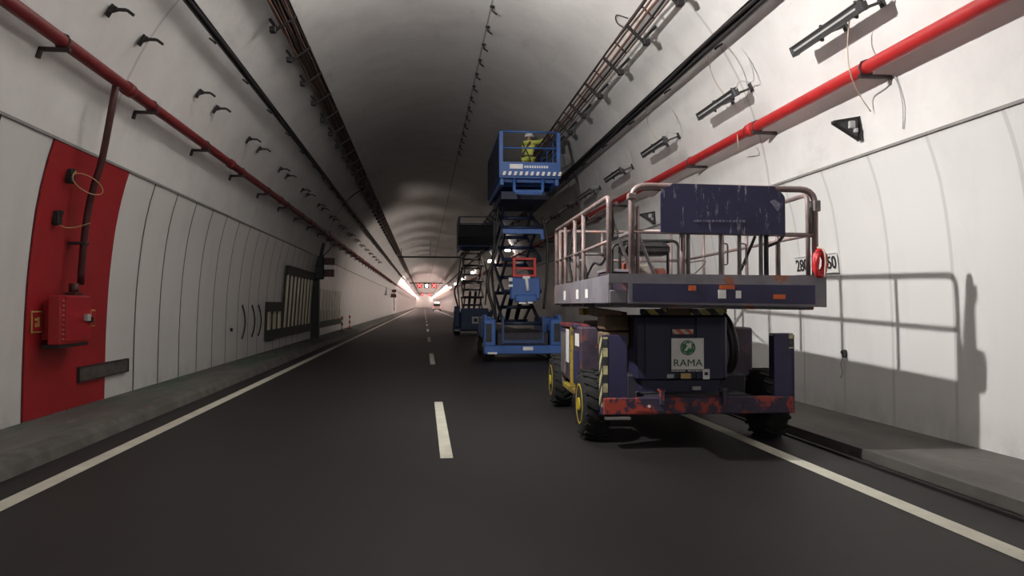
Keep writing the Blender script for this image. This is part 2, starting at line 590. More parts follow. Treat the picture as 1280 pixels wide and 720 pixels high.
def cable_tray(name, px, py, off, w, label, kind, step, ystart, nb, cab, style='ladder'):
    """ladder tray: two side rails, rungs, cables and brackets to the lining"""
    X, Z = ray_vault(px, py, off)
    n = normal_in(X, Z)                      # towards the tunnel axis
    tv = Vector((-n.z, 0, n.x))              # along the lining
    t = thing(name, label, 'cable tray', (X, 0, Z))
    P = lambda a, c, y: Vector((0, y, 0)) + tv * a + n * c
    if style == 'ladder':
        b = MB()
        for s in (-1, 1):
            b.beam(P(s * w / 2, 0, YA), P(s * w / 2, 0, YB), .02, .06, up=n, bev=0)
        for i in range(80):
            yy = 9 + i * .83
            b.beam(P(-w / 2, -.02, yy), P(w / 2, -.02, yy), .03, .02, up=n, bev=0)
        b.build('ladder_lattice', M[kind], t)
    else:
        b = MB()
        b.prism([P(a, c, YA) for a, c in ((-w / 2, .05), (-w / 2, -.02), (w / 2, -.02), (w / 2, .05), (w / 2 - .012, .05), (w / 2 - .012, -.008), (-w / 2 + .012, -.008), (-w / 2 + .012, .05))], (0, YB - YA, 0))
        b.build('channel', M[kind], t)
    rnd = random.Random(int(px))
    for a, c, r, m in cab:
        pts = [P(a * w, c, YA)]
        yy = YA
        while yy < 80:
            pts.append(P(a * w + rnd.uniform(-.02, .02), c + rnd.uniform(-.012, .012), yy))
            yy += 1.1
        pts.append(P(a * w, c, YB))
        bb = MB()
        bb.tube(pts, r, 6)
        bb.build('cable', M[m], t)
    for i in range(nb):
        yy = ystart + i * step
        b = MB()
        sg = -1 if px < VPX else 1
        outer = tv if tv.z < 0 else -tv
        O = lambda a, c: Vector((0, yy, 0)) + outer * a + n * c
        if w > .3:
            # cantilever under the tray, post to the lining and a stub box on the lower side
            b.beam(O(-w / 2, .06), O(w / 2 + .12, .06), .05, .045, up=n)
            b.beam(O(w / 2 + .08, .06), O(w / 2 + .08, -off + .01), .05, .05, up=(0, 1, 0))
            b.box(O(w / 2 + .15, .03), (.11, .11, .10))
        else:
            b.beam(O(-w / 2, -.03), O(w / 2 + .03, -.03), .035, .025, up=n)
            b.beam(O(w / 2 + .01, -.03), O(w / 2 + .01, -off + .01), .03, .03, up=(0, 1, 0))
        b.build('tray_bracket', M['black'], t)
    return t, X, Z, n, tv

cabA = [(-.40, .03, .022, 'cable_rust'), (-.25, .035, .026, 'cable_black'), (-.08, .03, .02, 'cable_rust'), (.08, .04, .028, 'cable_black'), (.24, .03, .022, 'cable_rust'), (.4, .03, .02, 'cable_black')]
cabB = [(-.42, .03, .018, 'cable_black'), (-.2, .03, .02, 'cable_rust'), (.05, .04, .022, 'cable_rust'), (.3, .03, .02, 'cable_black')]
cabC = [(-.25, .03, .03, 'cable_black'), (.2, .03, .026, 'cable_black')]
cable_tray('cable_tray', 350, 5, .17, .34, 'wide brown cable tray with bracket stubs along the left of the crown', 'tray', 1.62, yat(11.5, -2.2) - 1.62 * 2, 40, cabA, 'channel')
T2 = cable_tray('cable_tray', 814, 5, .30, .31, 'open rusty cable ladder right of the crown, running to the raised blue platform', 'tray_rust', 1.66, yat(12.5, 3.5) - 1.66 * 2, 40, cabB)
cable_tray('cable_tray', 236, 0, .16, .12, 'narrow black cable run on the left vault between lamp brackets and wide tray', 'tray_dark', 2.2, 8.0, 28, [(0, .03, .035, 'cable_black')], 'channel')
T4 = cable_tray('cable_tray', 945, 0, .18, .17, 'slim black cable tray on the right vault above the row of unlit lamps', 'tray_dark', 2.4, 6.0, 28, cabC, 'channel')

# crown anchors along the roof joint
def anchor(px, py, label, grp):
    X = .222 * 6.2
    Z = wx_top = CZ + math.sqrt(R * R - (X - CX) ** 2)
    D = (Z - CAMZ) * F / (VPY - py)
    b = MB()
    b.box((0, 0, -.015), (.09, .09, .03))
    b.cyl((0, 0, 0), (0, 0, -.12), .016, 8)
    b.beam((0, 0, -.11), (.10, .05, -.16), .025, .03)
    o = b.build('ceiling_anchor', M['black'])
    o.location = (X, yat(D, X), Z)
    return tag(o, label, 'anchor', grp)
for i in range(14):
    D = 15.2 + i * 1.12
    anchor(0, VPY - 6.2 * F / D, 'small black anchor bolt in the crown joint, %s from the near end' % ORD[i], 'anchors in the crown joint')

# ------------------------------------------------------------------ empty lamp brackets on the left vault
BX, BZ = ray_vault(150, 23, .04)
def lamp_bracket():
    n = normal_in(BX, BZ)
    up = Vector((-n.z, 0, n.x))
    if up.z < 0:
        up = -up
    o = thing('lamp_bracket', 'x', 'bracket', (BX, 0, BZ))
    b = MB()
    b.beam(up * -.085 + n * .0, up * .085 + n * .0, .08, .025, up=n)
    b.beam(up * -.04 + n * .02 + Vector((0, -.06, 0)), up * .08 + n * .035 + Vector((0, .02, 0)), .025, .025, up=n)
    b.build('wall_plate', M['black'], o)
    b = MB()
    p = [Vector((.0, 0, -.01)), Vector((.09, 0, .018)), Vector((.19, .01, .02)), Vector((.27, .02, -.04))]
    for a, c in zip(p, p[1:]):
        b.beam(a, c, .045, .035)
    b.build('hook_arm', M['black'], o)
    return o
lb = lamp_bracket()
first = True
for i in range(16):
    for k, nm in ((0, 'near'), (1, 'far')):
        o = lb if first else copy_tree(lb)
        first = False
        o.location = (BX, yat(9.1 + i * 3.6 + k * 1.03, BX), BZ)
        tag(o, 'empty black hooked lamp bracket on left vault, %s one of the %s pair' % (nm, ORD[i]), 'bracket', 'empty lamp brackets on the left vault')

# ------------------------------------------------------------------ unlit lamps on the right vault
LX, LZ = ray_vault(1030, 36, .34)
def tube_lamp(lit):
    n = normal_in(LX, LZ)
    up = Vector((-n.z, 0, n.x))
    if up.z < 0:
        up = -up
    o = thing('tube_lamp', 'x', 'lamp', (LX, 0, LZ))
    b = MB()
    b.beam((0, -.76, 0), (0, .72, 0), .12, .08, up=n)
    for s in (-1, 1):
        b.beam(Vector((0, s * .70, 0)), Vector((0, s * .745, 0)), .13, .09, up=n)
    for s in (-1, 1):
        b.beam(up * s * .052 + n * .04 + Vector((0, -.7, 0)), up * s * .052 + n * .04 + Vector((0, .7, 0)), .016, .02, up=n, bev=0)
    b.build('housing', M['lamp_body'], o)
    b = MB()
    b.beam(n * .041 + Vector((0, -.66, 0)), n * .041 + Vector((0, .66, 0)), .022, .012, up=n, bev=0)
    b.build('diffuser', M['lamp_lit'] if lit else M['lamp_face'], o)
    for yy in (-.58, .12):
        b = MB()
        b.beam(Vector((0, yy, 0)) - n * .03 - up * .02, Vector((0, yy, 0)) - n * .33 - up * .03, .04, .03)
        b.beam(Vector((0, yy, 0)) - n * .33 - up * .09, Vector((0, yy, 0)) - n * .33 + up * .05, .09, .02, up=n)
        b.beam(Vector((0, yy - .05, 0)) + up * .08 - n * .02, Vector((0, yy + .05, 0)) - up * .08 - n * .02, .05, .03, up=n)
        b.build('mount', M['lamp_body'], o)
    # supply lead looping to the lining
    b = MB()
    b.tube(spline([Vector((0, -.72, 0)), Vector((0, -.86, 0)) + up * .1 - n * .05, Vector((0, -.95, 0)) + up * .02 - n * .2, Vector((0, -.90, 0)) + up * .3 - n * .30, Vector((0, -.75, 0)) + up * .75 - n * .32], 5), .009, 5)
    b.build('supply_lead', M['grey_light'], o)
    return o
tl = tube_lamp(False)
for i in range(11):
    o = tl if i == 0 else copy_tree(tl)
    o.location = (LX, yat(8.5 + i * 3.2, LX), LZ)
    tag(o, 'unlit black tube lamp on stand-off mounts on right vault, %s from the near end' % ORD[i], 'lamp', 'unlit tube lamps on the right vault')
def small_lamp(m):
    o = thing('flood_lamp', 'x', 'lamp')
    b = MB()
    b.box((0, .06, 0), (.34, .14, .26))
    b.beam((.16, .1, 0), (.27, .1, .03), .06, .06)
    b.build('housing', M['lamp_body'], o)
    b = MB()
    b.box((0, -.02, 0), (.28, .03, .20))
    b.build('lens', m, o)
    return o
sl = small_lamp(M['lamp_lit'])
for i, D in enumerate((42, 53, 72, 90, 112, 135)):
    o = sl if i == 0 else copy_tree(sl)
    o.location = (LX + .1, yat(D, LX), LZ - .05)
    tag(o, 'small lit white lamp on the right vault beyond the lifts, %s from the near end' % ORD[i], 'lamp', 'lit lamps on the right vault')

# distant glowing rows
def row_lamp():
    b = MB()
    b.box((0, 0, 0), (.22, 2.4, .12))
    return b.build('row_lamp', M['lamp_lit_far'])
rl = None
for side, (X, Z), ys in ((-1, (-3.54, 5.38), 120), (1, (4.35, 5.2), 150)):
    for i in range(44):
        if rl is None:
            o = rl = row_lamp()
        else:
            o = rl.copy()
            COL.objects.link(o)
        o.location = (X, ys + i * (428 - ys) / 43, Z)
        tag(o, 'glowing lamp in the bright far row along the %s vault' % ('left' if side < 0 else 'right'), 'lamp', 'far %s lamp row' % ('left' if side < 0 else 'right'))

# gusset brackets on the right wall
def gusset(px, py, label):
    D = 5.2 * F / (px - VPX)
    Z = CAMZ + (VPY - py) * D / F
    X = wx(1, Z)
    o = thing('gusset_bracket', label, 'bracket', (X, yat(D, X), Z), group=None)
    b = MB()
    b.prism([(-.02, -.012, .13), (-.02, -.012, -.13), (-.36, -.012, .07)], (0, .024, 0))
    b.build('gusset_plate', M['lamp_body'], o)
    b = MB()
    b.beam((-.02, 0, .14), (-.37, 0, .075), .07, .02)
    b.beam((-.02, 0, -.14), (-.37, 0, .065), .07, .02)
    b.beam((-.03, 0, -.15), (-.03, 0, .15), .07, .02, up=(1, 0, 0))
    b.build('flanges', M['black'], o)
    b = MB()
    b.box((-.14, -.03, .04), (.07, .05, .09))
    b.box((-.09, -.03, -.03), (.04, .05, .05))
    b.build('clamp_bolts', M['grey_light'], o)
    return o
gusset(1066, 160, 'larger dark triangular gusset on the right wall, below a red pipe bracket')
gusset(812, 272, 'dark triangular gusset on the right wall seen between the navy lift rails and board')

# loose wires on the right side
def wire(name, pts, r, m, label):
    b = MB()
    b.tube(spline(pts, 6), r, 6)
    return tag(b.build(name, m), label, 'wire')
def vp(px, py, off):
    """point on the lining (offset inside) seen through the pixel"""
    X, Z = ray_vault(px, py, off)
    if Z < 3.4:
        a, bb = (px - VPX), (VPY - py)
        for _ in range(20):
            X = wx(1 if a > 0 else -1, Z) - (off if a > 0 else -off)
            Z = CAMZ + X * bb / a
    s = (X / (px - VPX)) if abs(px - VPX) > abs(VPY - py) else ((Z - CAMZ) / (VPY - py))
    return Vector((X, yat(s * F, X), Z))
wire('hanging_wire', [vp(1063, 12, .30), vp(1059, 50, .30), vp(1061, 85, .50), vp(1072, 115, .2), vp(1087, 138, .05)], .007, M['cable_pale'], 'thin pale wire hanging from the nearest tube lamp past the red pipe')
wire('hanging_wire', [vp(1116, 90, .03), vp(1122, 105, .02), vp(1127, 130, .03), vp(1127, 160, .02)], .007, M['grey_light'], 'thin white wire hanging on the right wall below a pipe bracket')
wire('hanging_wire', [vp(884, 58, .2), vp(886, 80, .02), vp(893, 100, .02), vp(905, 118, .02)], .006, M['cable_pale'], 'thin pale wire from black tray towards the second tube lamp')
wire('hanging_wire', [vp(905, 52, .03), vp(925, 80, .015), vp(934, 110, .02), vp(930, 128, .04), vp(924, 122, .2)], .006, M['grey_light'], 'thin grey wire curling round the second tube lamp')
wire('hanging_wire', [vp(806, 130, .2), vp(808, 150, .02), vp(815, 168, .02), vp(826, 176, .05)], .006, M['cable_pale'], 'thin pale wire from black tray towards the third tube lamp')
wire('hanging_wire', [vp(784, 20, .3), vp(770, 16, .05), vp(771, 26, .03), vp(782, 34, .2)], .01, M['cable_black'], 'dark loop of spare cable beside the rusty cable ladder')
wire('hanging_wire', [vp(920, 165, .3), vp(921, 178, .47), vp(922, 190, .2)], .006, M['cable_pale'], 'short pale wire crossing the red pipe below the second tube lamp')

# right wall sensor with dangling cable
sen = thing('wall_sensor', 'small black sensor box on the white right wall in the lift shadow', 'sensor', tuple(vp(1051, 442, .03)))
b = MB()
b.box((0, 0, 0), (.05, .07, .11), bev=.015)
b.box((-.03, 0, .02), (.03, .04, .04))
b.build('sensor_body', M['black'], sen)
b = MB()
b.tube(spline([(0, .03, -.05), (-.01, .07, -.14), (0, .05, -.25), (0, .09, -.33)], 5), .008, 5)
b.build('sensor_cable', M['grey_light'], sen)

# distance sign 280 / 50
sp = vp(1017, 331, .03)
ds = thing('distance_sign', 'white wall sign with black numbers 280 and 50 behind the lift', 'sign', (sp.x, sp.y, sp.z))
ang = math.atan2(5.5 - 5.425, .5)
b = MB()
b.box((0, 0, 0), (.012, 1.10, .28), rot=(0, -ang, 0))
b.build('sign_plate', M['white'], ds)
b = MB()
for zz in (-.13, .13):
    b.box((-.012 + zz * -math.sin(ang), 0, zz), (.014, 1.10, .010), bev=0)
b.build('sign_border', M['grey_light'], ds)
for s, yy in (('280', .37), ('50', -.43)):
    o = text_obj('number', s, .24, M['ink'], ds, sx=.95, bold=.004)
    # face -X: text x -> -Y, text y -> Z
    o.matrix_local = Matrix.Translation((-.014, yy, 0)) @ Matrix.Rotation(-ang, 4, 'Y') @ Matrix(((0, 0, -1, 0), (-1, 0, 0, 0), (0, 1, 0, 0), (0, 0, 0, 1)))

# ------------------------------------------------------------------ left wall hydrant station
hp = None
b = MB()
zs = [.16 + i * (3.58 - .16) / 16 for i in range(17)]
ya, yb = 9.53, 11.81
inn = []
for d in (.0, .016):
    inn.append([[b.bm.verts.new((wx(-1, z) + d, yy, z)) for z in zs] for yy in (ya, yb)])
for i in range(16):
    b.bm.faces.new((inn[1][0][i], inn[1][0][i + 1], inn[1][1][i + 1], inn[1][1][i]))
    for q in (0, 1):
        b.bm.faces.new((inn[0][q][i], inn[0][q][i + 1], inn[1][q][i + 1], inn[1][q][i]))
for i in (0, 16):
    b.bm.faces.new((inn[0][0][i], inn[0][1][i], inn[1][1][i], inn[1][0][i]))
tag(b.build('hydrant_cladding', M['red_panel']), 'tall red cladding sheet on the left wall behind the hose cabinet', 'wall cladding')

cabx = wx(-1, 1.4)
cy0, cy1 = yat(9.19, -4.45), yat(10.02, -4.45)
cab = thing('hose_cabinet', 'red wall-mounted fire hose cabinet on the red panel', 'cabinet', (cabx, (cy0 + cy1) / 2, 1.38))
L = cy1 - cy0
b = MB()
b.box((.21, 0, 0), (.15, L, .62), bev=.012)
for yy in (-.25, .25):
    b.box((.07, yy, 0), (.14, .08, .5), bev=0)
b.build('cabinet_body', M['red_box'], cab)
b = MB()
b.box((.292, .05, .01), (.016, L - .13, .57), bev=.005)
dr = b.build('door', M['red_box'], cab)
b = MB()
b.box((.32, .25, .02), (.05, .10, .09))
b.build('latch', M['grey_light'], dr, 'pale grey latch')
b = MB()
b.box((.32, .35, -.01), (.05, .06, .07))
b.build('lock', M['black'], dr, 'black lock')
b = MB()
for i in range(9):
    b.cyl((.28, -L / 2 + .06, -.24 + i * .06), (.306, -L / 2 + .06, -.24 + i * .06), .007, 8)
b.build('hinge_rivets', M['grey_light'], cab)
b = MB()
b.box((.16, 0, -.33), (.22, L * .95, .04))
b.build('base_tray', M['black'], cab)
b = MB()
b.box((.20, .12, .33), (.14, .2, .05))
b.cyl((.20, .12, .33), (.20, .12, .47), .06, 14)
b.build('pipe_socket', M['red_dark'], cab)

# riser from the cabinet up to the main
ry = cab.location.y + .12
pts = [(x, yat(D, x), z) for x, D, z in ((-4.56, 9.88, 1.84), (-4.50, 9.83, 2.39), (-4.43, 9.80, 2.85), (-4.34, 9.78, 3.19), (-4.23, 9.75, 3.53), (FLX - .01, 9.66, FLZ - .07))]
rx, ry = pts[0][0], pts[0][1]
rt = thing('riser_pipe', 'dark red riser pipe from the hose cabinet up to the fire main', 'pipe', (rx, ry, 1.84))
b = MB()
b.tube(spline([(x - rx, y_ - ry, z - 1.84) for x, y_, z in pts], 4), .044, 12)
b.build('riser_tube', M['red_dark'], rt)
for x, y_, z in pts[1:2]:
    b = MB()
    b.beam((wx(-1, z) - rx + .02, y_ - ry, z - 1.84), (x - rx + .05, y_ - ry, z - 1.84), .11, .035)
    b.build('pipe_clamp', M['bracket'], rt)

def socket_box(z, D, label, loop):
    X = wx(-1, z)
    o = thing('cable_outlet', label, 'outlet box', (X, yat(D, X), z))
    b = MB()
    b.box((.05, 0, 0), (.09, .10, .18))
    b.box((.10, 0, .07), (.03, .07, .05))
    b.build('outlet_body', M['black'], o)
    b = MB()
    if loop:
        b.tube([(.24 + .12 * math.cos(a), .06 + .16 * math.cos(a), -.09 + .11 * math.sin(a) - .06 * math.cos(a)) for a in [2 * PI * i / 22 for i in range(22)]], .007, 5, closed=True)
        b.tube(spline([(.10, .02, .03), (.13, -.02, .06), (.13, -.09, .02), (.125, -.10, -.05)], 4), .007, 5)
    else:
        b.tube(spline([(.08, 0, -.09), (.14, .05, -.12), (.24, .12, -.10), (.36, .2, -.04)], 5), .007, 5)
    b.build('loose_wire', M['wire_yellow'], o)
    return o
socket_box(3.22, 9.45, 'upper black outlet box on the red panel with a looped yellow wire', True)
socket_box(2.67, 9.33, 'lower black outlet box on the red panel with a short straight wire', False)

def wall_sign(z, D, w, h, label, slim):
    X = wx(-1, z) + .02
    o = thing('hydrant_sign', label, 'sign', (X, yat(D, X), z))
    b = MB()
    b.box((.008, 0, 0), (.012, w, h), bev=0)
    b.build('sign_frame', M['yellow_sign'], o)
    b = MB()
    b.box((.016, 0, 0), (.008, w - .035, h - .035), bev=0)
    b.build('sign_field', M['red_box'], o)
    if not slim:
        b = MB()
        b.box((.022, .02, 0), (.006, .05, .12), bev=0)
        b.box((.022, -.04, .03), (.006, .06, .03), bev=0)
        b.box((.022, -.04, -.04), (.006, .04, .05), bev=0)
        b.build('pictogram', M['yellow_sign'], o)
    return o
wall_sign(1.36, 9.12, .24, .27, 'square red sign with yellow border left of the hose cabinet', False)
wall_sign(1.38, 10.66, .14, .24, 'slim red sign with yellow border right of the hose cabinet', True)

vx = wx(-1, .6)
vy0, vy1 = yat(10.25, vx), yat(11.95, vx)
vt = thing('vent_grille', 'long low dark vent grille across red panel and white cladding', 'vent', (vx + .02, (vy0 + vy1) / 2, .60))
b = MB()
b.box((.0, 0, 0), (.03, vy1 - vy0, .20), bev=0)
b.build('vent_back', M['grille'], vt)
b = MB()
w = vy1 - vy0
for zz in (-.10, .10):
    b.box((.02, 0, zz), (.04, w + .02, .015), bev=0)
for s in (-1, 1):
    b.box((.02, s * w / 2, 0), (.04, .015, .2), bev=0)
b.build('vent_frame', M['bracket'], vt)
b = MB()
for i in range(7):
    b.box((.022, 0, -.08 + i * .027), (.02, w - .03, .006), rot=(0, .6, 0), bev=0)
for i in range(22):
    b.box((.03, -w / 2 + .07 + i * (w - .1) / 21, 0), (.008, .006, .19), bev=0)
b.build('vent_mesh', M['grille'], vt)

# cladding door handles before the bay
for i, px in enumerate((307, 319, 327)):
    D = 4.70 * F / (VPX - px)
    X = wx(-1, 1.1)
    b = MB()
    b.tube(spline([(.02, 0, .45), (.07, .02, .25), (.09, .05, 0), (.07, .02, -.25), (.02, 0, -.45)], 5), .022, 8)
    o = b.build('door_handle', M['bracket'])
    o.location = (X, yat(D, X), 1.12)
    tag(o, 'tall dark curved handle on the left cladding, %s of three before the dark bay' % ORD[i], 'handle', 'curved handles on the left cladding')
px = 294
b = MB()
b.box((.03, 0, 0), (.05, .07, .09))
o = tag(b.build('key_switch', M['black']), 'tiny black key switch on the left cladding before the curved handles', 'switch')
D = 4.7 * F / (VPX - px)
o.location = (wx(-1, .95), yat(D, -4.7), .95)

# emergency bay
def bay_panel(b, z0, z1, D0, D1, d0, d1):
    x0, x1 = wx(-1, z0), wx(-1, z1)
    y0, y1 = yat(D0, x0), yat(D1, x0)
    b.prism([(x0 + d0, y0, z0), (x0 + d1, y0, z0), (x1 + d1, y0, z1), (x1 + d0, y0, z1)], (0, y1 - y0, 0))
bay = thing('emergency_bay', 'dark recessed emergency bay with painted cream reflections on the left wall before the green column', 'emergency bay', (0, 0, 0))
b = MB(); bay_panel(b, .78, 2.62, 24.9, 30.9, .005, .03); b.build('back_panel', M['bay_dark'], bay)
b = MB(); bay_panel(b, 2.60, 2.90, 24.9, 30.9, .005, .12); b.build('top_beam', M['bay_dark'], bay)
b = MB(); bay_panel(b, .48, .80, 22.3, 30.9, .005, .07); b.build('kick_panel', M['bay_green'], bay)
b = MB(); bay_panel(b, 1.36, 1.66, 22.3, 24.7, .005, .12); b.build('side_locker', M['bay_dark'], bay)
b = MB(); bay_panel(b, .80, 1.38, 22.3, 24.9, .005, .03); b.build('low_panel', M['bay_dark'], bay)
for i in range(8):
    b = MB(); D = 25.2 + i * .75; bay_panel(b, .80, 2.62, D, D + .20, .028, .07); b.build('reflection_strip', M['cream'], bay)  # upright reflections in the bay, built as cream strips
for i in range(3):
    b = MB(); D = 22.6 + i * .8; bay_panel(b, .80, 1.36, D, D + .3, .028, .07); b.build('reflection_strip', M['cream'], bay)
scr = thing('wall_reflections', 'low green strip with painted cream reflections on the left wall beyond the green column', 'painted reflection', (0, 0, 0))
b = MB(); bay_panel(b, .50, .80, 32.6, 43, .005, .05); b.build('kick_panel', M['bay_green'], scr)
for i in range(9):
    b = MB(); D = 32.7 + i * 1.12; bay_panel(b, .80, 2.3, D, D + .16, .005, .045); b.build('reflection_strip', M['cream'], scr)  # reflections on the glossy wall, built as coloured strips
    b = MB(); bay_panel(b, .80, 1.3, D + .2, D + .55, .005, .03); b.build('low_reflection_strip', M['bay_green'], scr)

# green column with signal boxes
gx = -4.66
gD = 31.7
col = thing('signal_column', 'dark green steel column with signal boxes against the left wall', 'column', (gx, yat(gD, gx), .15))
b = MB()
b.box((0, 0, 1.45), (.40, .40, 2.9), bev=.03)
b.box((0, 0, .03), (.46, .46, .06))
b.build('post', M['green_col'], col)
b = MB()
b.beam((0, 0, 2.8), (.28, 0, 4.1), .34, .30, up=(0, 1, 0))
b.beam((.24, 0, 3.9), (.26, .05, 4.22), .16, .16, up=(0, 1, 0))
b.build('upper_mast', M['green_col'], col)
for c, s, m in (((.06, -.24, 3.0), (.72, .25, 1.0), 'green_col'), ((.22, -.40, 3.25), (.36, .18, .40), 'mesh_dark'), ((-.10, -.40, 2.9), (.28, .18, .4), 'mesh_dark'), ((.22, -.40, 2.66), (.26, .18, .26), 'mesh_dark'), ((-.06, -.38, 3.38), (.2, .15, .22), 'mesh_dark')):
    b = MB()
    b.box(c, s, bev=.03)
    b.build('control_box', M[m], col)
b = MB(); b.box((.62, -.1, 3.28), (.46, .12, .30)); b.build('signal_plate', M['maroon'], col)
b = MB(); b.box((.62, -.1, 2.78), (.42, .12, .32)); b.build('signal_plate', M['maroon'], col)
b = MB(); b.box((.60, -.1, 3.03), (.42, .08, .12)); b.build('signal_plate', M['white'], col, 'white signal plate')
b = MB(); b.beam((.38, -.08, 2.6), (.38, -.08, 3.5), .06, .06); b.build('signal_rail', M['grey_light'], col)
b = MB()
for dx in (-.2, .5):
    b.tube(spline([(dx * .5, -.1, 3.4), (dx + .2, -.1, 3.9), (dx * .4 + .36, 0, 4.3), (dx * .3 + .5, 0, 4.6)], 6), .022, 6)
b.tube(spline([(.35, 0, 4.3), (.55, .05, 4.75), (.95, .1, 5.45), (1.5, .1, 6.1), (2.15, .1, 6.55)], 6), .03, 6)
b.build('conduits', M['cable_black'], col)

# delineator posts on the left walkway
for i, (px, D) in enumerate(((438, 44), (428.5, 39.5))):
    X = (px - VPX) * D / F
    t = thing('delineator_post', 'short red and white banded marker post on left walkway, %s the column' % ('farther from' if i == 0 else 'nearer to'), 'marker post', (X, yat(D, X), .15), group='banded marker posts on the left walkway')
    b = MB(); b.lathe([(0, .09), (.03, .09), (.05, .055), (.78, .05), (.82, .03)], (0, 0, 0), 'Z', 12); b.build('post', M['red_white'], t)
    b = MB(); b.lathe([(0, .16), (.04, .15)], (0, 0, 0), 'Z', 12); b.build('base', M['black'], t)

# wall signs far on the left
def far_sign(name, px, py, D, plates, post, label):
    X = (px - VPX) * D / F
    t = thing(name, label, 'sign', (X, yat(D, X), CAMZ + (VPY - py) * D / F))
    for dz, w, h, m in plates:
        b = MB(); b.box((0, 0, dz), (w, .05, h)); b.build('sign_plate', M[m], t)
    if post:
        b = MB(); b.cyl((.1, .05, -post), (.1, .05, .6), .05, 8); b.build('post', M['black'], t)
    b = MB(); b.beam((0, .04, 0), (-(4.62 + X) if X > -4.6 else -.1, .04, 0), .05, .05); b.build('arm', M['black'], t)
    return t
far_sign('symbol_sign', 481, 364, 88, [(0, .60, 1.0, 'grey_light'), (.28, .34, .26, 'ink'), (-.05, .34, .2, 'ink'), (-.33, .3, .2, 'ink')], 0, 'tall pale sign with dark symbols far along the left wall')
far_sign('direction_sign', 492, 367, 104, [(.38, .8, .4, 'maroon'), (-.3, .8, .5, 'maroon')], 2.4, 'two dark plates on a post far along the left wall')

# cross beam and lane signal gantries
cb = thing('cable_crossing', 'dark cable duct crossing the vault between the two crown trays', 'cable duct', (0, yat(72, 0), 6.22))
b = MB(); b.beam((-2.5, 0, 0), (3.9, 0, 0), .12, .16); b.build('duct', M['black'], cb)
b = MB()
for x in (-2.2, .6, 3.2):
    b.cyl((x, 0, 0), (x, 0, CZ + math.sqrt(R * R - (x - CX) ** 2) - 6.2), .03, 6)
b.build('hanger', M['black'], cb)
def gantry(D, X, Z, label):
    t = thing('signal_gantry', label, 'lane signal', (0, yat(D, 0), Z))
    b = MB(); b.beam((-3.1, .2, .55), (4.2, .2, .55), .2, .2)
    for x in (-3.0, 4.1):
        b.beam((x, .2, .55), (x, .2, CZ + math.sqrt(R * R - (x - CX) ** 2) - Z - .09), .12, .12)
    b.build('beam', M['black'], t)
    for x, kind in X:
        b = MB(); b.box((x, 0, 0), (1.05, .25, 1.05)); h = b.build('signal_head', M['sig_box'] if kind == 'red' else M['bay_dark'], t)
        b = MB()
        if kind == 'red':
            for s in (-1, 1):
                b.box((x, -.14, 0), (1.1, .03, .17), rot=(0, s * PI / 4, 0), bev=0)
            b.build('red_cross', M['sig_red'], h)
        else:
            b.box((x, -.14, 0), (.5, .03, .6), bev=.05)
            b.build('white_signal', M['sig_white'], h)
    return t
gantry(158, [(-.95, 'red'), (.55, 'white'), (2.15, 'red')], 5.65, 'nearer gantry of red-cross lane signals with white lamp hanging in the far vault')
gantry(293, [(-.7, 'red'), (2.2, 'red')], 5.65, 'farther gantry of two red-cross lane signals deep in the tunnel')

# ------------------------------------------------------------------ navy scissor lift (lowered)
def wheel(root, c, r, w, side, rimm):
    """tyre with lugs, rim child; side -1: outer face towards -x"""
    b = MB()
    b.lathe([(-w / 2, r * .62), (-w / 2 - .0, r * .80), (-w / 2 + .03, r * .95), (-w / 2 + .07, r), (w / 2 - .07, r), (w / 2 - .03, r * .95), (w / 2, r * .8), (w / 2, r * .62)], (0, 0, 0), 'X', 36)
    for i in range(20):
        a = 2 * PI * i / 20
        for s in (-1, 1):
            m = Matrix.Rotation(a + (s * .07), 4, 'X') @ Matrix.Translation((s * w * .22, 0, r)) @ Matrix.Rotation(s * .5, 4, 'Z')
            b.box(m.translation, (w * .5, .035, .024), m.to_3x3().to_4x4(), bev=0)
    o = b.build('wheel', M['tyre'], root)
    o.location = c
    b = MB()
    x0 = side * w / 2
    b.lathe([(x0 - side * .05, r * .60), (x0 + side * .004, r * .60), (x0 + side * .004, r * .54), (x0 - side * .05, r * .48), (x0 - side * .03, r * .22), (x0 + side * .02, r * .18)], (0, 0, 0), 'X', 28)
    b.build('rim', M[rimm], o, 'yellow rim' if rimm == 'rim' else None)
    b = MB()
    for i in range(8):
        a = 2 * PI * i / 8
        p = Vector((x0 - side * .04, r * .34 * math.cos(a), r * .34 * math.sin(a)))
        b.cyl(p, p + Vector((side * .04, 0, 0)), .016, 6)
    b.build('wheel_nuts', M['black'], o)
    return o

navy = thing('scissor_lift', 'weathered navy scissor lift parked with lowered platform and green-logo sign on its rear', 'scissor lift', (3.02, 8.42, 0), (0, 0, math.radians(-3)))
for sx in (-1, 1):
    wheel(navy, (sx * 1.05, .12, .40), .40, .31, sx, 'rim')
    wheel(navy, (sx * 1.05, 2.96, .40), .40, .31, sx, 'rim')
b = MB()
b.box((0, 1.64, .60), (1.40, 3.6, .34), bev=.02)
b.box((0, .12, .42), (1.8, .16, .16))
b.box((0, 2.96, .42), (1.8, .16, .16))
b.box((0, -.30, .52), (1.2, .5, .12))
b.build('chassis_frame', M['chassis'], navy)
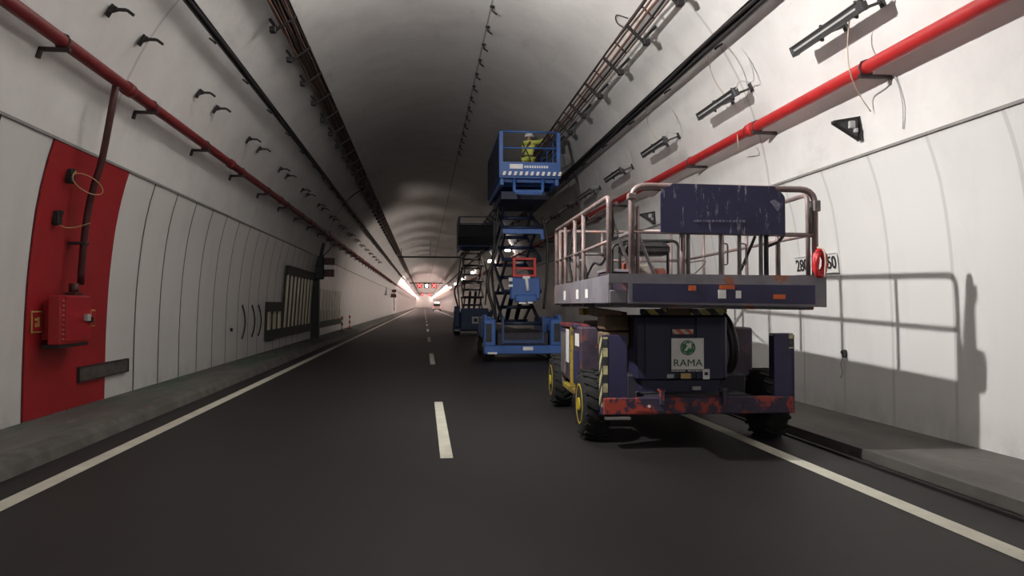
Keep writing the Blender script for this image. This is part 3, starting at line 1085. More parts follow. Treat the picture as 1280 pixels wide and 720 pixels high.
# bumper with tabs
b = MB()
b.box((0, -.58, .47), (2.12, .10, .185), bev=.012)
b.build('rear_bumper', M['bumper'], navy)
for x in (-.42, .27):
    b = MB()
    b.box((x, -.62, .56), (.05, .10, .16))
    b.beam((x - .04, -.62, .64), (x + .04, -.62, .64), .06, .03)
    b.build('tow_lug', M['bumper'], navy)
b = MB(); b.box((-.9, -.60, .34), (.28, .08, .03)); b.build('bumper_step', M['rail_grey'], navy)
b = MB()
b.cyl((-.56, -.635, .47), (-.56, -.645, .47), .016, 10)
b.build('reflector_dot', M['white'], navy, 'small white dot')
for x, w in ((-.55, .30), (.02, .24), (.62, .26)):
    b = MB(); b.box((x, -.633, .465), (w, .006, .10), bev=0); b.build('reflector_strip', M['bumper'], navy)
# left guard post: navy face plate, side return with stripes
b = MB()
b.box((-.93, -.60, .89), (.27, .03, .70))
b.box((-1.05, -.53, .80), (.03, .17, .86))
b.box((-.80, -.55, .89), (.02, .10, .68))
lp = b.build('guard_post', M['navy'], navy)
b = MB()
b.box((-1.068, -.52, .84), (.006, .16, .76), bev=0)
b.box((-1.035, -.618, .84), (.05, .006, .76), bev=0)
b.build('hazard_strip', M['haz_post'], lp, 'yellow and black hazard strip')
b = MB()
b.box((.955, -.60, .90), (.22, .03, .70))
b.box((1.06, -.52, .81), (.03, .19, .86))
b.box((.86, -.53, 1.0), (.02, .14, .46))
b.box((.955, -.55, 1.245), (.22, .12, .02))
rp = b.build('guard_post', M['navy'], navy)
b = MB()
b.box((1.035, -.618, 1.17), (.05, .006, .16), bev=0)
b.build('hazard_strip', M['haz_post'], rp, 'yellow and black hazard strip')
# rear cabinet
b = MB()
b.box((-.095, -.02, 1.08), (1.07, .55, .74), bev=.03)
b.box((-.095, -.0, .64), (.95, .5, .18), bev=.02)
b.build('rear_cabinet', M['navy_clean'], navy)
b = MB()
b.box((-.37, -.305, 1.08), (.30, .02, .70))
b.box((.22, -.305, 1.08), (.30, .02, .70))
b.build('cabinet_door', M['navy_clean'], navy)
for x, w in ((-.42, .30), (.20, .38)):
    b = MB(); b.box((x, -.29, 1.49), (w, .05, .07)); b.build('hazard_bar', M['haz_face'], navy, 'yellow and black striped bar')
b = MB(); b.box((-.10, -.10, 1.50), (.30, .3, .14)); b.build('centre_bracket', M['brown'], navy, 'brown bracket')
b = MB(); b.box((-.09, -.325, 1.265), (.24, .006, .055), bev=0); b.build('warning_strip', M['haz_red'], navy, 'red and white striped strip')
# company sign
b = MB()
b.box((-.04, -.335, 1.015), (.375, .012, .355), bev=.004)
sg = b.build('company_sign', M['white'], navy, 'white company sign with green logo')
b = MB()
hexp = [(-.04 + .074 * math.cos(PI / 6 + i * PI / 3), -.343, 1.085 + .074 * math.sin(PI / 6 + i * PI / 3)) for i in range(6)]
b.prism(hexp, (0, -.004, 0))
b.build('logo', M['green_logo'], sg)
b = MB()
b.tube([(-.04 + .08 * math.cos(2 * PI * i / 24), -.345, 1.085 + .08 * math.sin(2 * PI * i / 24)) for i in range(24)], .006, 6, closed=True)
b.build('logo_ring', M['green_ink'], sg)
b = MB()
b.prism([(-.085, -.348, 1.05), (-.055, -.348, 1.05), (-.02, -.348, 1.095), (-.02, -.348, 1.075), (.0, -.348, 1.075), (.0, -.348, 1.135), (-.06, -.348, 1.135), (-.06, -.348, 1.115), (-.04, -.348, 1.115)], (0, -.004, 0))
b.build('logo_arrow', M['white'], sg)
o = text_obj('lettering', 'RAMA', .112, M['green_ink'], sg, bold=0, sx=1.12)
o.matrix_local = Matrix.Translation((-.04, -.343, .91)) @ Matrix.Rotation(PI / 2, 4, 'X')
b = MB()
for i in range(16):
    if i != 7:
        b.box((-.215 + i * .0235, -.328, .823), (.016, .006, .014), bev=0)
b.build('small_print', M['white'], navy)
b = MB(); b.box((-.06, -.328, .765), (.115, .006, .06), bev=0); b.build('yellow_sticker', M['yellow_sign'], navy, 'yellow sticker')
b = MB(); b.box((-.235, -.328, .765), (.08, .006, .045), bev=0); b.build('grey_sticker', M['grey_light'], navy, 'grey sticker')
b = MB(); b.box((.175, -.33, .785), (.078, .008, .115), bev=0); ws = b.build('white_sticker', M['white'], navy, 'white sticker')
b = MB(); b.box((.175, -.336, .79), (.04, .004, .035), bev=0); b.build('pictogram', M['ink'], ws)
b = MB(); b.box((.08, -.27, .62), (.10, .03, .04)); b.build('small_plate', M['grey_light'], navy)
# hoses right of the cabinet
b = MB()
for d in (0, .05):
    b.tube(spline([(.45 + d, .1, 1.50), (.52 + d, -.02, 1.35), (.58 + d, -.05, 1.1), (.57 + d, .0, .85), (.45 + d, .15, .62)], 6), .032, 8)
b.build('hydraulic_hose', M['hose'], navy)
# left side lockers
b = MB()
b.box((-.93, .92, .90), (.36, .62, .78), bev=.02)
lk = b.build('side_locker', M['purple'], navy)
b = MB(); b.box((-1.115, .86, 1.12), (.006, .30, .16), bev=0); b.build('paper_sheet', M['white'], lk, 'white paper sheet')
b = MB(); b.box((-1.115, .95, .78), (.01, .44, .40)); b.build('locker_door', M['navy'], lk)
b = MB(); b.box((-1.10, 1.32, .84), (.07, .09, .86)); b.box((-1.08, 1.72, .42), (.09, .95, .07)); b.build('locker_frame', M['yellow'], navy, 'yellow frame')
b = MB()
b.box((-.93, 1.93, .88), (.36, 1.06, .72), bev=.02)
lk = b.build('side_locker', M['purple'], navy)
b = MB(); b.box((-1.115, 1.74, 1.0), (.006, .26, .46), bev=0); b.build('paper_sheet', M['white'], lk, 'white paper sheet')
b = MB(); b.box((-1.115, 2.18, .88), (.012, .42, .58)); b.build('locker_door', M['rail_grey'], lk)
b = MB(); b.box((-1.0, 1.7, 1.29), (.25, 1.5, .05)); b.build('top_bar', M['bumper'], navy)
b = MB(); b.box((-1.06, 2.50, .80), (.06, .06, .80)); b.build('corner_post', M['rail_grey'], navy)
b = MB(); b.box((.93, 1.6, .90), (.36, 1.9, .76), bev=.02); b.build('side_locker', M['purple'], navy)
# folded scissor stack
for i in range(4):
    z = .98 + i * .155
    for sx in (-1, 1):
        b = MB()
        b.beam((sx * (.66 - .07 * (i % 2)), .45, z - (.03 if i % 2 else -.03)), (sx * (.66 - .07 * (i % 2)), 2.9, z + (.03 if i % 2 else -.03)), .07, .13)
        b.build('scissor_arm', M['brown'], navy)
for yy in (.5, 1.7, 2.85):
    b = MB(); b.cyl((-.68, yy, 1.2), (.68, yy, 1.2), .05, 12); b.build('cross_tube', M['brown'], navy)
for z in (1.16, 1.36):
    b = MB(); b.box((-.79, .16, z), (.30, .44, .18), bev=.02); b.build('arm_housing', M['brown'], navy)
b = MB(); b.box((-.98, 1.15, 1.48), (.10, .22, .09)); b.build('support_block', M['yellow'], navy, 'yellow block')
b = MB(); b.box((.42, -.2, 1.52), (.07, .08, .09)); b.build('support_block', M['yellow'], navy, 'yellow block')
# platform: deck, end face, toe boards (slight list to the right)
DX0, DX1, DY0, DY1, DZ = -1.15, 1.05, -1.40, 2.95, 1.60
TILT = -.013
def tz(x):
    return TILT * (x - .1)
b = MB()
PCX, PCY = (DX0 + DX1) / 2, (DY0 + DY1) / 2
b.box((PCX, PCY, DZ + .03), (DX1 - DX0 - .04, DY1 - DY0 - .06, .07), rot=(0, -TILT, 0))
for yy in (-1.2, -.4, .5, 1.5, 2.6):
    b.box((PCX, yy, DZ - .03), (DX1 - DX0 - .1, .08, .08), rot=(0, -TILT, 0))
b.build('deck', M['deck_grey'], navy)
zc = 1.745
b = MB()
b.prism([(DX0 + .19, DY0, 1.568 + tz(DX0)), (DX1, DY0, 1.558 + tz(DX1)), (DX1, DY0, 1.872 + tz(DX1)), (DX0, DY0, 1.862 + tz(DX0)), (DX0, DY0, 1.77 + tz(DX0)), (DX0 + .19, DY0, 1.77 + tz(DX0))], (0, .04, 0))
ef = b.build('end_board', M['deck_grey'], navy)
b = MB(); b.prism([(DX0 + .235, DY0 - .008, 1.60), (DX1 - .12, DY0 - .008, 1.575), (DX1 - .12, DY0 - .008, 1.765), (DX0 + .235, DY0 - .008, 1.78)], (0, .006, 0)); b.build('inset_panel', M['navy'], ef, 'navy inset panel')
b = MB(); b.box((DX0 + .10, DY0 + .06, 1.65), (.18, .08, .13)); b.build('ladder_pocket', M['deck_grey'], navy)
for x, z, w, h, m, lb_ in ((-.32, 1.735, .075, .05, 'orange', 'orange reflector'), (.03, 1.745, .15, .04, 'orange', 'orange reflector'), (.56, 1.65, .12, .045, 'orange', 'orange reflector'), (-.02, 1.675, .075, .085, 'white', 'white sticker'), (.145, 1.672, .052, .075, 'white', 'white sticker')):
    b = MB(); b.box((x, DY0 - .012, z), (w, .008, h), bev=0); s_ = b.build('reflector' if m == 'orange' else 'sticker', M[m], ef, lb_)
for x in (DX0 + .015, DX1 - .015):
    b = MB(); b.box((x, PCY, 1.71 + tz(x)), (.03, DY1 - DY0 - .06, .28)); tb = b.build('toe_board', M['deck_grey'], navy)
    if x < 0:
        for yy, h in ((.6, .12), (1.75, .13), (-.1, .1)):
            b = MB(); b.box((x - .018, yy, 1.70), (.006, .16, h), bev=0); b.build('sticker', M['white'], tb, 'white sticker')
b = MB(); b.box((PCX, DY1 - .02, 1.71), (DX1 - DX0, .03, .28)); b.build('toe_board', M['deck_grey'], navy)
# guard rails
RT, RM = 2.735, 2.285
YR = DY0 + .05
def rail(name, pts, m, r=.025, fil=.12):
    b = MB(); b.tube(fillet([(p[0], p[1], p[2] + tz(p[0])) for p in pts], fil) if fil else pts, r, 10)
    return b
x0, x1, xl = -1.12, .96, -.91
# rear frame
b = rail('', [(xl, YR, 1.60), (xl, YR, RT + .005), (x1, YR, RT + .005), (x1, YR, 1.82)], 'rail', .032, .15)
b.tube([(xl, YR, RM + .015), (x1, YR, RM - .015)], .022, 8)
b.box((xl, YR, 2.645), (.085, .085, .06))
b.tube([(xl + .06, YR, 1.6), (xl + .06, YR, 2.55)], .02, 8)
b.build('rear_guard_rail', M['rail'], navy)
for x, m, top, r in ((-.40, 'rail', RM, .030), (-.34, 'rail_grey', RM, .02), (-.01, 'rail_grey', RM, .022), (.18, 'rail_grey', RM, .022), (.40, 'rail_grey', RM, .022), (.455, 'black', RM, .025), (.58, 'rail_grey', RM - .08, .022)):
    b = MB(); b.tube([(x, YR, 1.82), (x, YR, top)], r, 8); b.build('rail_post', M[m], navy)
for x in (.0, .19):
    b = MB(); b.tube(fillet([(x, YR, 1.97), (x + .06, YR, 1.97), (x + .06, YR, 2.18), (x, YR, 2.18)], .025), .008, 6); b.build('gate_handle', M['rail_grey'], navy)
b = MB(); b.beam((.36, YR + .04, 2.26), (.27, YR + .2, 1.92), .025, .02); b.beam((.58, YR, 2.20), (.46, YR, 2.15), .028, .028); b.beam((.58, YR, 2.20), (.64, YR, 2.27), .028, .028); b.build('gate_strut', M['black'], navy)
b = MB()
b.box((x1, YR - .04, 2.56), (.065, .05, .11))
b.tube([(x1 - .045, YR, RT - .12), (x1 - .045, YR, RM)], .02, 8)
b.build('rail_lock', M['rail_grey'], navy)
# left main rail
b = rail('', [(x0, -1.26, 1.58), (x0, -1.26, RT - .10), (x0, DY1 - .05, RT - .02), (x0, DY1 - .05, 1.62)], 'rail', .027, .10)
b.tube([(x0, -1.26, RM - .08), (x0, DY1 - .05, RM - .04)], .018, 8)
b.tube([(x0 + .09, -1.2, RT - .14), (x0 + .09, DY1 - .1, RT - .10)], .020, 8)
b.build('side_guard_rail', M['rail'], navy)
for yy in (.32, 1.0, 1.9, 2.45):
    b = MB(); b.tube([(x0, yy, 1.62), (x0, yy, RT - .06)], .024, 8); b.build('rail_post', M['rail'], navy)
# right rail
b = rail('', [(x1, -1.2, 1.62), (x1, -1.2, RT - .02), (x1, DY1 - .05, RT - .02), (x1, DY1 - .05, 1.62)], 'rail', .024, .10)
b.tube([(x1, -1.2, RM), (x1, DY1 - .05, RM)], .02, 8)
b.build('side_guard_rail', M['rail'], navy)
for yy in (-.45, .45, 1.3, 2.1):
    b = MB(); b.tube([(x1, yy, 1.62), (x1, yy, RT - .04)], .022, 8); b.build('rail_post', M['rail'], navy)
# front rail
b = MB()
for z in (RT - .02, RM - .02):
    b.tube([(x0, DY1 - .05, z), (x1, DY1 - .05, z)], .025, 8)
b.build('front_guard_rail', M['rail'], navy)
for x in (-.85, -.4, .2, .7):
    b = MB(); b.tube([(x, DY1 - .05, 1.62), (x, DY1 - .05, RT - .04)], .022, 8); b.build('rail_post', M['rail'], navy)
# diagonal braces and cables on the left
b = MB()
b.beam((-1.06, -.9, 2.62), (-.72, -.6, 1.85), .028, .028)
b.beam((-.86, -1.25, 2.37), (-.5, -.7, 1.86), .03, .03)
b.beam((-1.1, -1.2, 2.22), (-.92, -1.33, 2.29), .028, .028)
b.build('rail_brace', M['rail_grey'], navy)
for r_, pp in ((.02, [(-1.09, -1.22, 2.6), (-1.08, -1.24, 2.3), (-1.14, -1.22, 2.12), (-1.09, -1.22, 1.9), (-1.11, -1.21, 1.6)]),
               (.014, [(-1.11, -1.18, 2.1), (-1.11, -.8, 2.0), (-1.12, -.4, 2.03), (-1.13, .0, 1.9)]),
               (.016, [(-1.06, .4, 2.66), (-1.14, .5, 2.3), (-1.06, .45, 1.95), (-1.14, .5, 1.66)]),
               (.016, [(-1.06, 1.5, 2.6), (-1.12, 1.55, 2.2), (-1.08, 1.5, 1.85)])):
    b = MB(); b.tube(spline(pp, 6), r_, 6); b.build('control_cable', M['hose'], navy)
b = MB(); b.box((-1.03, 1.75, 2.06), (.12, .4, .36)); b.build('control_box', M['rail_grey'], navy)
b = MB(); b.tube(spline([(x1 - .03, 2.6, 2.05), (.6, 1.4, 2.0), (.15, -.4, 2.06), (-.35, -1.25, 1.99)], 6), .009, 5); b.build('slack_cable', M['rail_grey'], navy)
# sign board on the rear rail
bx0, bx1, bz0, bz1, by = -.63, .63, 2.275, 2.735, DY0 - .005
def arc(cx, cz, r, s, e, n=6):
    return [(cx + r * math.cos(s + (e - s) * i / n), by, cz + r * math.sin(s + (e - s) * i / n)) for i in range(n + 1)]
pts = [(bx0, by, bz0 + .01), (bx1, by, bz0 - .01)] + arc(bx1 - .09, bz1 - .12, .09, 0, PI / 2) + [(bx1 - .10, by, bz1 + .015), (bx0 + .12, by, bz1 + .035)] + arc(bx0 + .09, bz1 - .085, .09, PI / 2, PI)
b = MB(); b.prism(pts, (0, .02, 0)); bd = b.build('advert_board', M['board'], navy, 'scratched navy board')
b = MB()
rnd = random.Random(3)
x = -.29
while x < .22:
    w = rnd.uniform(.012, .028)
    b.box((x, by - .003, 2.40), (w, .004, rnd.uniform(.016, .026)), bev=0)
    x += w + .012
b.build('faded_print', M['faded'], bd)
b = MB()
b.prism([(.47, by - .002, 2.60), (.55, by - .002, 2.50), (.57, by - .002, 2.52), (.58, by - .002, 2.58), (.52, by - .002, 2.62)], (0, -.002, 0))
b.build('scuff', M['faded'], bd)

# things on the navy deck
def on_lift(x, y, z):
    return navy.matrix_basis @ Vector((x, y, z))
def basis(o):
    return Matrix.Translation(o.location) @ o.rotation_euler.to_matrix().to_4x4()
NB = basis(navy)
gp = NB @ Vector((-.26, .75, DZ + .068))
gen = thing('generator', 'open-frame generator standing on the lowered lift deck', 'generator', gp, (0, 0, math.radians(-3)))
b = MB()
for yy in (-.24, .24):
    b.tube(fillet([(-.37, yy, .02), (-.37, yy, .70), (.37, yy, .70), (.37, yy, .02), (-.37, yy, .02)], .09), .019, 8)
for x in (-.28, .28):
    b.tube([(x, -.24, .70), (x, .24, .70)], .017, 8)
    b.tube([(x, -.24, .02), (x, .24, .02)], .017, 8)
b.build('tube_frame', M['hose'], gen)
b = MB(); b.box((0, 0, .60), (.58, .38, .14), bev=.04); b.build('fuel_tank', M['black'], gen)
b = MB(); b.box((-.08, 0, .25), (.34, .34, .34), bev=.03); b.build('engine', M['engine'], gen)
b = MB(); b.lathe([(-.2, .13), (.2, .13)], (.05, 0, .24), 'X', 16); b.build('alternator', M['engine_red'], gen)
b = MB(); b.box((.20, -.17, .2), (.14, .06, .14)); b.build('socket_panel', M['grey_light'], gen)
b = MB(); b.box((-.24, -.12, .34), (.14, .16, .2), bev=.03); b.build('air_filter', M['engine_red'], gen)

cp = NB @ Vector((.965, DY0 + .02, 1.845))
coil = thing('hose_coil', 'red coiled hose hung on the right rear rail post of the navy lift', 'hose', (cp.x, cp.y, cp.z + .14), (0, 0, math.radians(12)))
b = MB()
pts = []
for i in range(127):
    a = 2 * PI * i / 18
    rad = .112 - .034 * abs(math.sin(i * .05)) + .004 * math.sin(i * .7)
    pts.append((rad * .62 * math.cos(a), -.03 - .014 * math.sin(i * 1.1) - i * .0002, rad * 1.25 * math.sin(a)))
b.tube(pts, .021, 7)
b.build('hose_loops', M['red_coil'], coil)
b = MB(); b.tube(spline([(0, -.0, .16), (.01, -.085, .12), (.015, -.1, 0), (.01, -.09, -.14)], 4), .009, 6); b.build('tie_strap', M['cable_pale'], coil)

def deck_item(name, label, cat, x, y, size, m, lid=None):
    p = NB @ Vector((x, y, DZ + .067))
    t = thing(name, label, cat, p, (0, 0, math.radians(-3)))
    b = MB(); b.box((0, 0, size[2] / 2), size, bev=.02); b.build('box_body', M[m], t)
    b = MB(); b.box((0, 0, size[2] + .012), (size[0] + .02, size[1] + .02, .03)); b.build('lid', M[lid or m], t)
    return t
deck_item('tool_box', 'grey-purple tool box standing inside the left rail of the navy lift', 'tool box', -.80, .0, (.32, .5, .28), 'purple', 'deck_grey')
deck_item('storage_box', 'tall dark storage box at the front left of the navy deck', 'storage box', -.72, 1.8, (.3, .4, .6), 'rail_grey')

# ------------------------------------------------------------------ raised blue lifts
def raised_lift(root, W, LEN, zb, zt, ncell, plat, cols, red=False, seed=1):
    cm, am, pm = cols
    hw = W / 2
    for sx in (-1, 1):
        wheel(root, (sx * (hw - .16), .55, .42), .42, .30, sx, 'chrome')
        wheel(root, (sx * (hw - .16), LEN - .55, .42), .42, .30, sx, 'chrome')
    b = MB()
    b.box((0, LEN / 2, .62), (W - .75, LEN - .1, .36), bev=.02)
    b.build('chassis_frame', M['chassis'], root)
    b = MB()
    b.box((0, .12, .33), (W - .02, .16, .24), bev=.02)
    b.build('front_bar', M[cm], root)
    for sx in (-1, 1):
        b = MB()
        b.box((sx * (hw - .16), .10, .80), (.32, .16, .74), bev=.03)
        b.box((sx * (hw - .05), .45, 1.08), (.10, .8, .42), bev=.03)
        b.build('corner_cover', M[cm], root)
        b = MB(); b.box((sx * (hw - .13), .01, .80), (.16, .03, .5)); b.build('cover_recess', M['mesh_dark'], root)
        b = MB(); b.box((sx * (hw - .2), LEN / 2, .9), (.38, LEN - 2.0, .6), bev=.03); b.build('side_locker', M[cm], root)
    b = MB()
    for x in (-.56, .56):
        b.beam((x, .03, .48), (x, .03, 1.25), .07, .07)
    b.beam((-.56, .03, .55), (.56, .03, .55), .07, .10)
    b.build('entry_frame', M['blue_dark'], root)
    b = MB(); b.box((.14, .03, .36), (.28, .02, .10)); b.build('number_plate', M['white'], root, 'white plate')
    b = MB(); b.box((-.85, .03, .24), (.26, .02, .05)); b.build('sticker', M['white'], root, 'white sticker')
    # scissor cells
    dz = (zt - zb) / ncell
    ay0, ay1 = .35, LEN - .45
    for i in range(ncell):
        z0, z1 = zb + i * dz, zb + (i + 1) * dz
        for sx in (-1, 1):
            for k, (xa, za, zc_) in enumerate(((.52, z0, z1), (.43, z1, z0))):
                b = MB(); b.beam((sx * xa, ay0, za), (sx * xa, ay1, zc_), .06, .12); b.build('scissor_arm', M[am], root)
        for yy, z in ((ay0, z0), (ay1, z0), ((ay0 + ay1) / 2, (z0 + z1) / 2)):
            b = MB(); b.cyl((-.56, yy, z), (.56, yy, z), .055, 10); b.build('cross_tube', M[am], root)
    for yy in (ay0, ay1):
        b = MB(); b.cyl((-.56, yy, zt), (.56, yy, zt), .05, 10); b.build('cross_tube', M[am], root)
    # lift cylinders
    for x in (-.14, .16):
        b = MB(); b.tube([(x, ay1 - .3, zb + .1), (x, ay0 + .5, zb + dz * 1.3)], .07, 10); c = b.build('lift_cylinder', M['hose'], root)
        b = MB(); b.tube([(x, ay0 + .75, zb + dz * 1.12), (x, ay0 + .3, zb + dz * 1.5)], .04, 10); b.build('cylinder_rod', M['chrome'], c)
    # slack hoses down the left side
    b = MB()
    b.tube(spline([(-.55, .2, zt - .9), (-.75, .15, zt - 1.6), (-.98, .1, zb + 1.15), (-.85, .1, zb + .5), (-.72, .15, zb + .05)], 8), .045, 7)
    b.tube(spline([(-.6, 1.0, zt - .2), (-.72, .9, zt - 1.2), (-.8, .8, zb + 1.5), (-.7, .7, zb + .2)], 8), .035, 7)
    b.tube(spline([(.58, .3, zt - .6), (.72, .3, zt - 1.3), (.70, .25, zb + 1.4), (.62, .3, zb + .4)], 8), .035, 7)
    b.build('slack_hose', M['hose'], root)
    # platform
    px0, px1, py0, py1, pz, rh = plat
    pw, pl, pcx = px1 - px0, py1 - py0, (px0 + px1) / 2
    b = MB()
    b.box((pcx, (py0 + py1) / 2, pz + .04), (pw, pl, .08))
    for x in (px0 + .08, px1 - .08):
        b.beam((x, py0 + .1, pz - .09), (x, py1 - .1, pz - .09), .10, .18)
    for yy in [py0 + .3 + i * (pl - .6) / 5 for i in range(6)]:
        b.beam((px0 + .1, yy, pz - .04), (px1 - .1, yy, pz - .04), .08, .09)
    b.build('deck', M[cm if pm != 'mesh_dark' else 'blue_dark'], root)
    tb = []
    b = MB(); b.box((pcx, py0 + .015, pz + .20), (pw, .03, .42)); front = b.build('toe_board', M[pm], root)
    for x in (px0 + .015, px1 - .015):
        b = MB(); b.box((x, (py0 + py1) / 2, pz + .17), (.03, pl - .06, .34)); b.build('toe_board', M[pm], root)
    b = MB(); b.box((pcx, py1 - .015, pz + .17), (pw, .03, .34)); b.build('toe_board', M[pm], root)
    b = MB()
    zt_ = pz + rh
    for x in (px0 + .05, px1 - .05):
        b.box((x, py0 + .04, pz + rh / 2), (.10, .05, rh))
    b.tube([(px0 + .05, py0 + .04, zt_), (px1 - .05, py0 + .04, zt_)], .026, 8)
    b.tube([(px0 + .05, py0 + .04, pz + .42 + (rh - .42) * .46), (px1 - .05, py0 + .04, pz + .42 + (rh - .42) * .46)], .022, 8)
    b.build('end_guard_rail', M[cm], root)
    for sx, x in ((-1, px0 + .03), (1, px1 - .03)):
        b = MB()
        b.tube(fillet([(x, py0 + .06, pz), (x, py0 + .06, zt_), (x, py1 - .05, zt_), (x, py1 - .05, pz)], .1), .026, 8)
        b.tube([(x, py0 + .06, pz + rh * .62), (x, py1 - .05, pz + rh * .62)], .022, 8)
        for i in range(1, 4):
            yy = py0 + pl * i / 4
            b.tube([(x, yy, pz), (x, yy, zt_)], .02, 8)
        b.build('side_guard_rail', M[cm], root)
        if sx < 0:
            b = MB(); b.box((x - .02, (py0 + py1) / 2, pz + rh * .5), (.03, pl - .25, rh * .92)); b.build('side_panel', M['blue_deep'] if pm != 'mesh_dark' else M['mesh_dark'], root)
    b = MB()
    for z in (pz + rh * .62, zt_):
        b.tube([(px0 + .03, py1 - .05, z), (px1 - .03, py1 - .05, z)], .024, 8)
    b.build('end_guard_rail', M[cm], root)
    return front

bl = thing('scissor_lift', 'tall blue scissor lift raised to the vault with a worker on its platform', 'scissor lift', (2.72, 20.25, 0), (0, 0, math.radians(-.8)))
PZ2 = 4.86
front = raised_lift(bl, 2.16, 3.9, 1.05, PZ2 - .22, 4, (-.78, .82, -1.35, 2.9, PZ2, 1.20), ('blue', 'blue_deep', 'blue'), True)
# white print and chevron row on the front toe board
b = MB()
b.box((-.34, -1.355, PZ2 + .29), (.34, .008, .12), bev=0)
x = -.13
rnd = random.Random(11)
while x < .5:
    w = rnd.uniform(.03, .055)
    b.box((x + w / 2, -1.355, PZ2 + .285), (w, .008, .06), bev=0)
    x += w + .02
b.build('white_print', M['white'], front, 'white print')
b = MB()
for i in range(11):
    x = -.70 + i * .145
    b.prism([(x, -1.356, PZ2 + .06), (x + .07, -1.356, PZ2 + .06), (x + .10, -1.356, PZ2 + .16), (x + .03, -1.356, PZ2 + .16)], (0, -.006, 0))
b.build('chevron_row', M['white'], front, 'row of white chevrons')
# step loop below the platform
b = MB()
b.tube(fillet([(-.38, -1.25, PZ2 - .02), (-.38, -1.25, PZ2 - .36), (.36, -1.25, PZ2 - .36), (.36, -1.25, PZ2 - .02)], .05), .045, 8)
b.box((0, -1.25, PZ2 - .36), (.7, .06, .12))
b.build('step_loop', M['blue'], bl)
b = MB(); b.box((.0, .9, PZ2 - .32), (1.3, 2.6, .22)); b.build('under_frame', M['blue_deep'], bl)
# mid tray and red prop frame on the scissor stack
mz = CAMZ + (381 - 289) * 20.6 / F
b = MB()
b.box((.02, .22, mz), (1.16, .12, .14))
b.beam((.54, .2, mz - .05), (.58, .2, mz - .22), .10, .1, up=(0, 1, 0))
b.build('hose_tray', M['blue'], bl)
z0, z1 = CAMZ + (381 - 346) * 20.6 / F, CAMZ + (381 - 322) * 20.6 / F
b = MB()
for x in (-.23, .35):
    b.beam((x, .2, z0), (x, .2, z1), .08, .08)
for z in (z1 - .03, z1 - .3, z0 + .03):
    b.beam((-.23, .2, z), (.35, .2, z), .06, .07)
b.build('safety_prop', M['red_frame'], bl, 'red prop frame')
b = MB()
b.box((.08, .25, 2.02), (.84, .30, .62), bev=.04)
b.box((.08, .12, 1.75), (.60, .2, .22), bev=.03)
b.build('lower_yoke', M['blue'], bl)
b = MB(); b.tube([(.10, .06, 2.30), (.14, .06, 1.95)], .045, 8); b.build('white_cylinder', M['white'], bl, 'white cylinder')
for c, z_ in (((-.34, .09, 2.27), (.10, .04, .1)), ((-.34, .09, 2.1), (.12, .04, .07)), ((.1, .09, 2.33), (.2, .04, .08)), ((-.02, .0, 1.62), (.2, .03, .05)), ((.2, .0, 1.63), (.14, .03, .05))):
    b = MB(); b.box(c, z_); b.build('white_fitting', M['white'], bl, 'white fitting')

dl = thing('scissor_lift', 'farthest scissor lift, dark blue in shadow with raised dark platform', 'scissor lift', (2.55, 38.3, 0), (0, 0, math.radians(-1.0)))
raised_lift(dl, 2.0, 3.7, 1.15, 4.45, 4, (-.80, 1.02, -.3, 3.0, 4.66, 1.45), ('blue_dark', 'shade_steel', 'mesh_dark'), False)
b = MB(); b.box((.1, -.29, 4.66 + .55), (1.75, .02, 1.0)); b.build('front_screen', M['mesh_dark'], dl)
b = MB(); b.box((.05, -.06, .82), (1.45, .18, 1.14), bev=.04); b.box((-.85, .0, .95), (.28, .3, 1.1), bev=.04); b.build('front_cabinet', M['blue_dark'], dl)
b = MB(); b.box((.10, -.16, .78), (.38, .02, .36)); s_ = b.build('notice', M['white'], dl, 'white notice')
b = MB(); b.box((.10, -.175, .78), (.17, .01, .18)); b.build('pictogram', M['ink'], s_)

# ------------------------------------------------------------------ worker on the blue platform
def skin_mesh(name, chains, radii, m, parent, sub=1):
    """chains: list of (list of joint ids); joints in radii: id -> (point, radius)"""
    me = bpy.data.meshes.new(name)
    ids = list(radii)
    idx = {k: i for i, k in enumerate(ids)}
    edges = [(idx[a], idx[b_]) for c in chains for a, b_ in zip(c, c[1:])]
    me.from_pydata([radii[k][0] for k in ids], edges, [])
    o = bpy.data.objects.new(name, me)
    COL.objects.link(o)
    sm = o.modifiers.new('skin', 'SKIN')
    sm.use_smooth_shade = True
    for i, k in enumerate(ids):
        v = me.skin_vertices[0].data[i]
        r = radii[k][1]
        v.radius = r if isinstance(r, tuple) else (r, r)
        v.use_root = (i == 0)
    ss = o.modifiers.new('sub', 'SUBSURF')
    ss.levels = ss.render_levels = sub
    bpy.context.view_layer.update()
    dg = bpy.context.evaluated_depsgraph_get()
    nm = bpy.data.meshes.new_from_object(o.evaluated_get(dg))
    nm.name = name
    bpy.data.objects.remove(o)
    bpy.data.meshes.remove(me)
    nm.materials.clear()
    nm.materials.append(m)
    for p in nm.polygons:
        p.use_smooth = True
    o = bpy.data.objects.new(name, nm)
    COL.objects.link(o)
    o.parent = parent
    return o

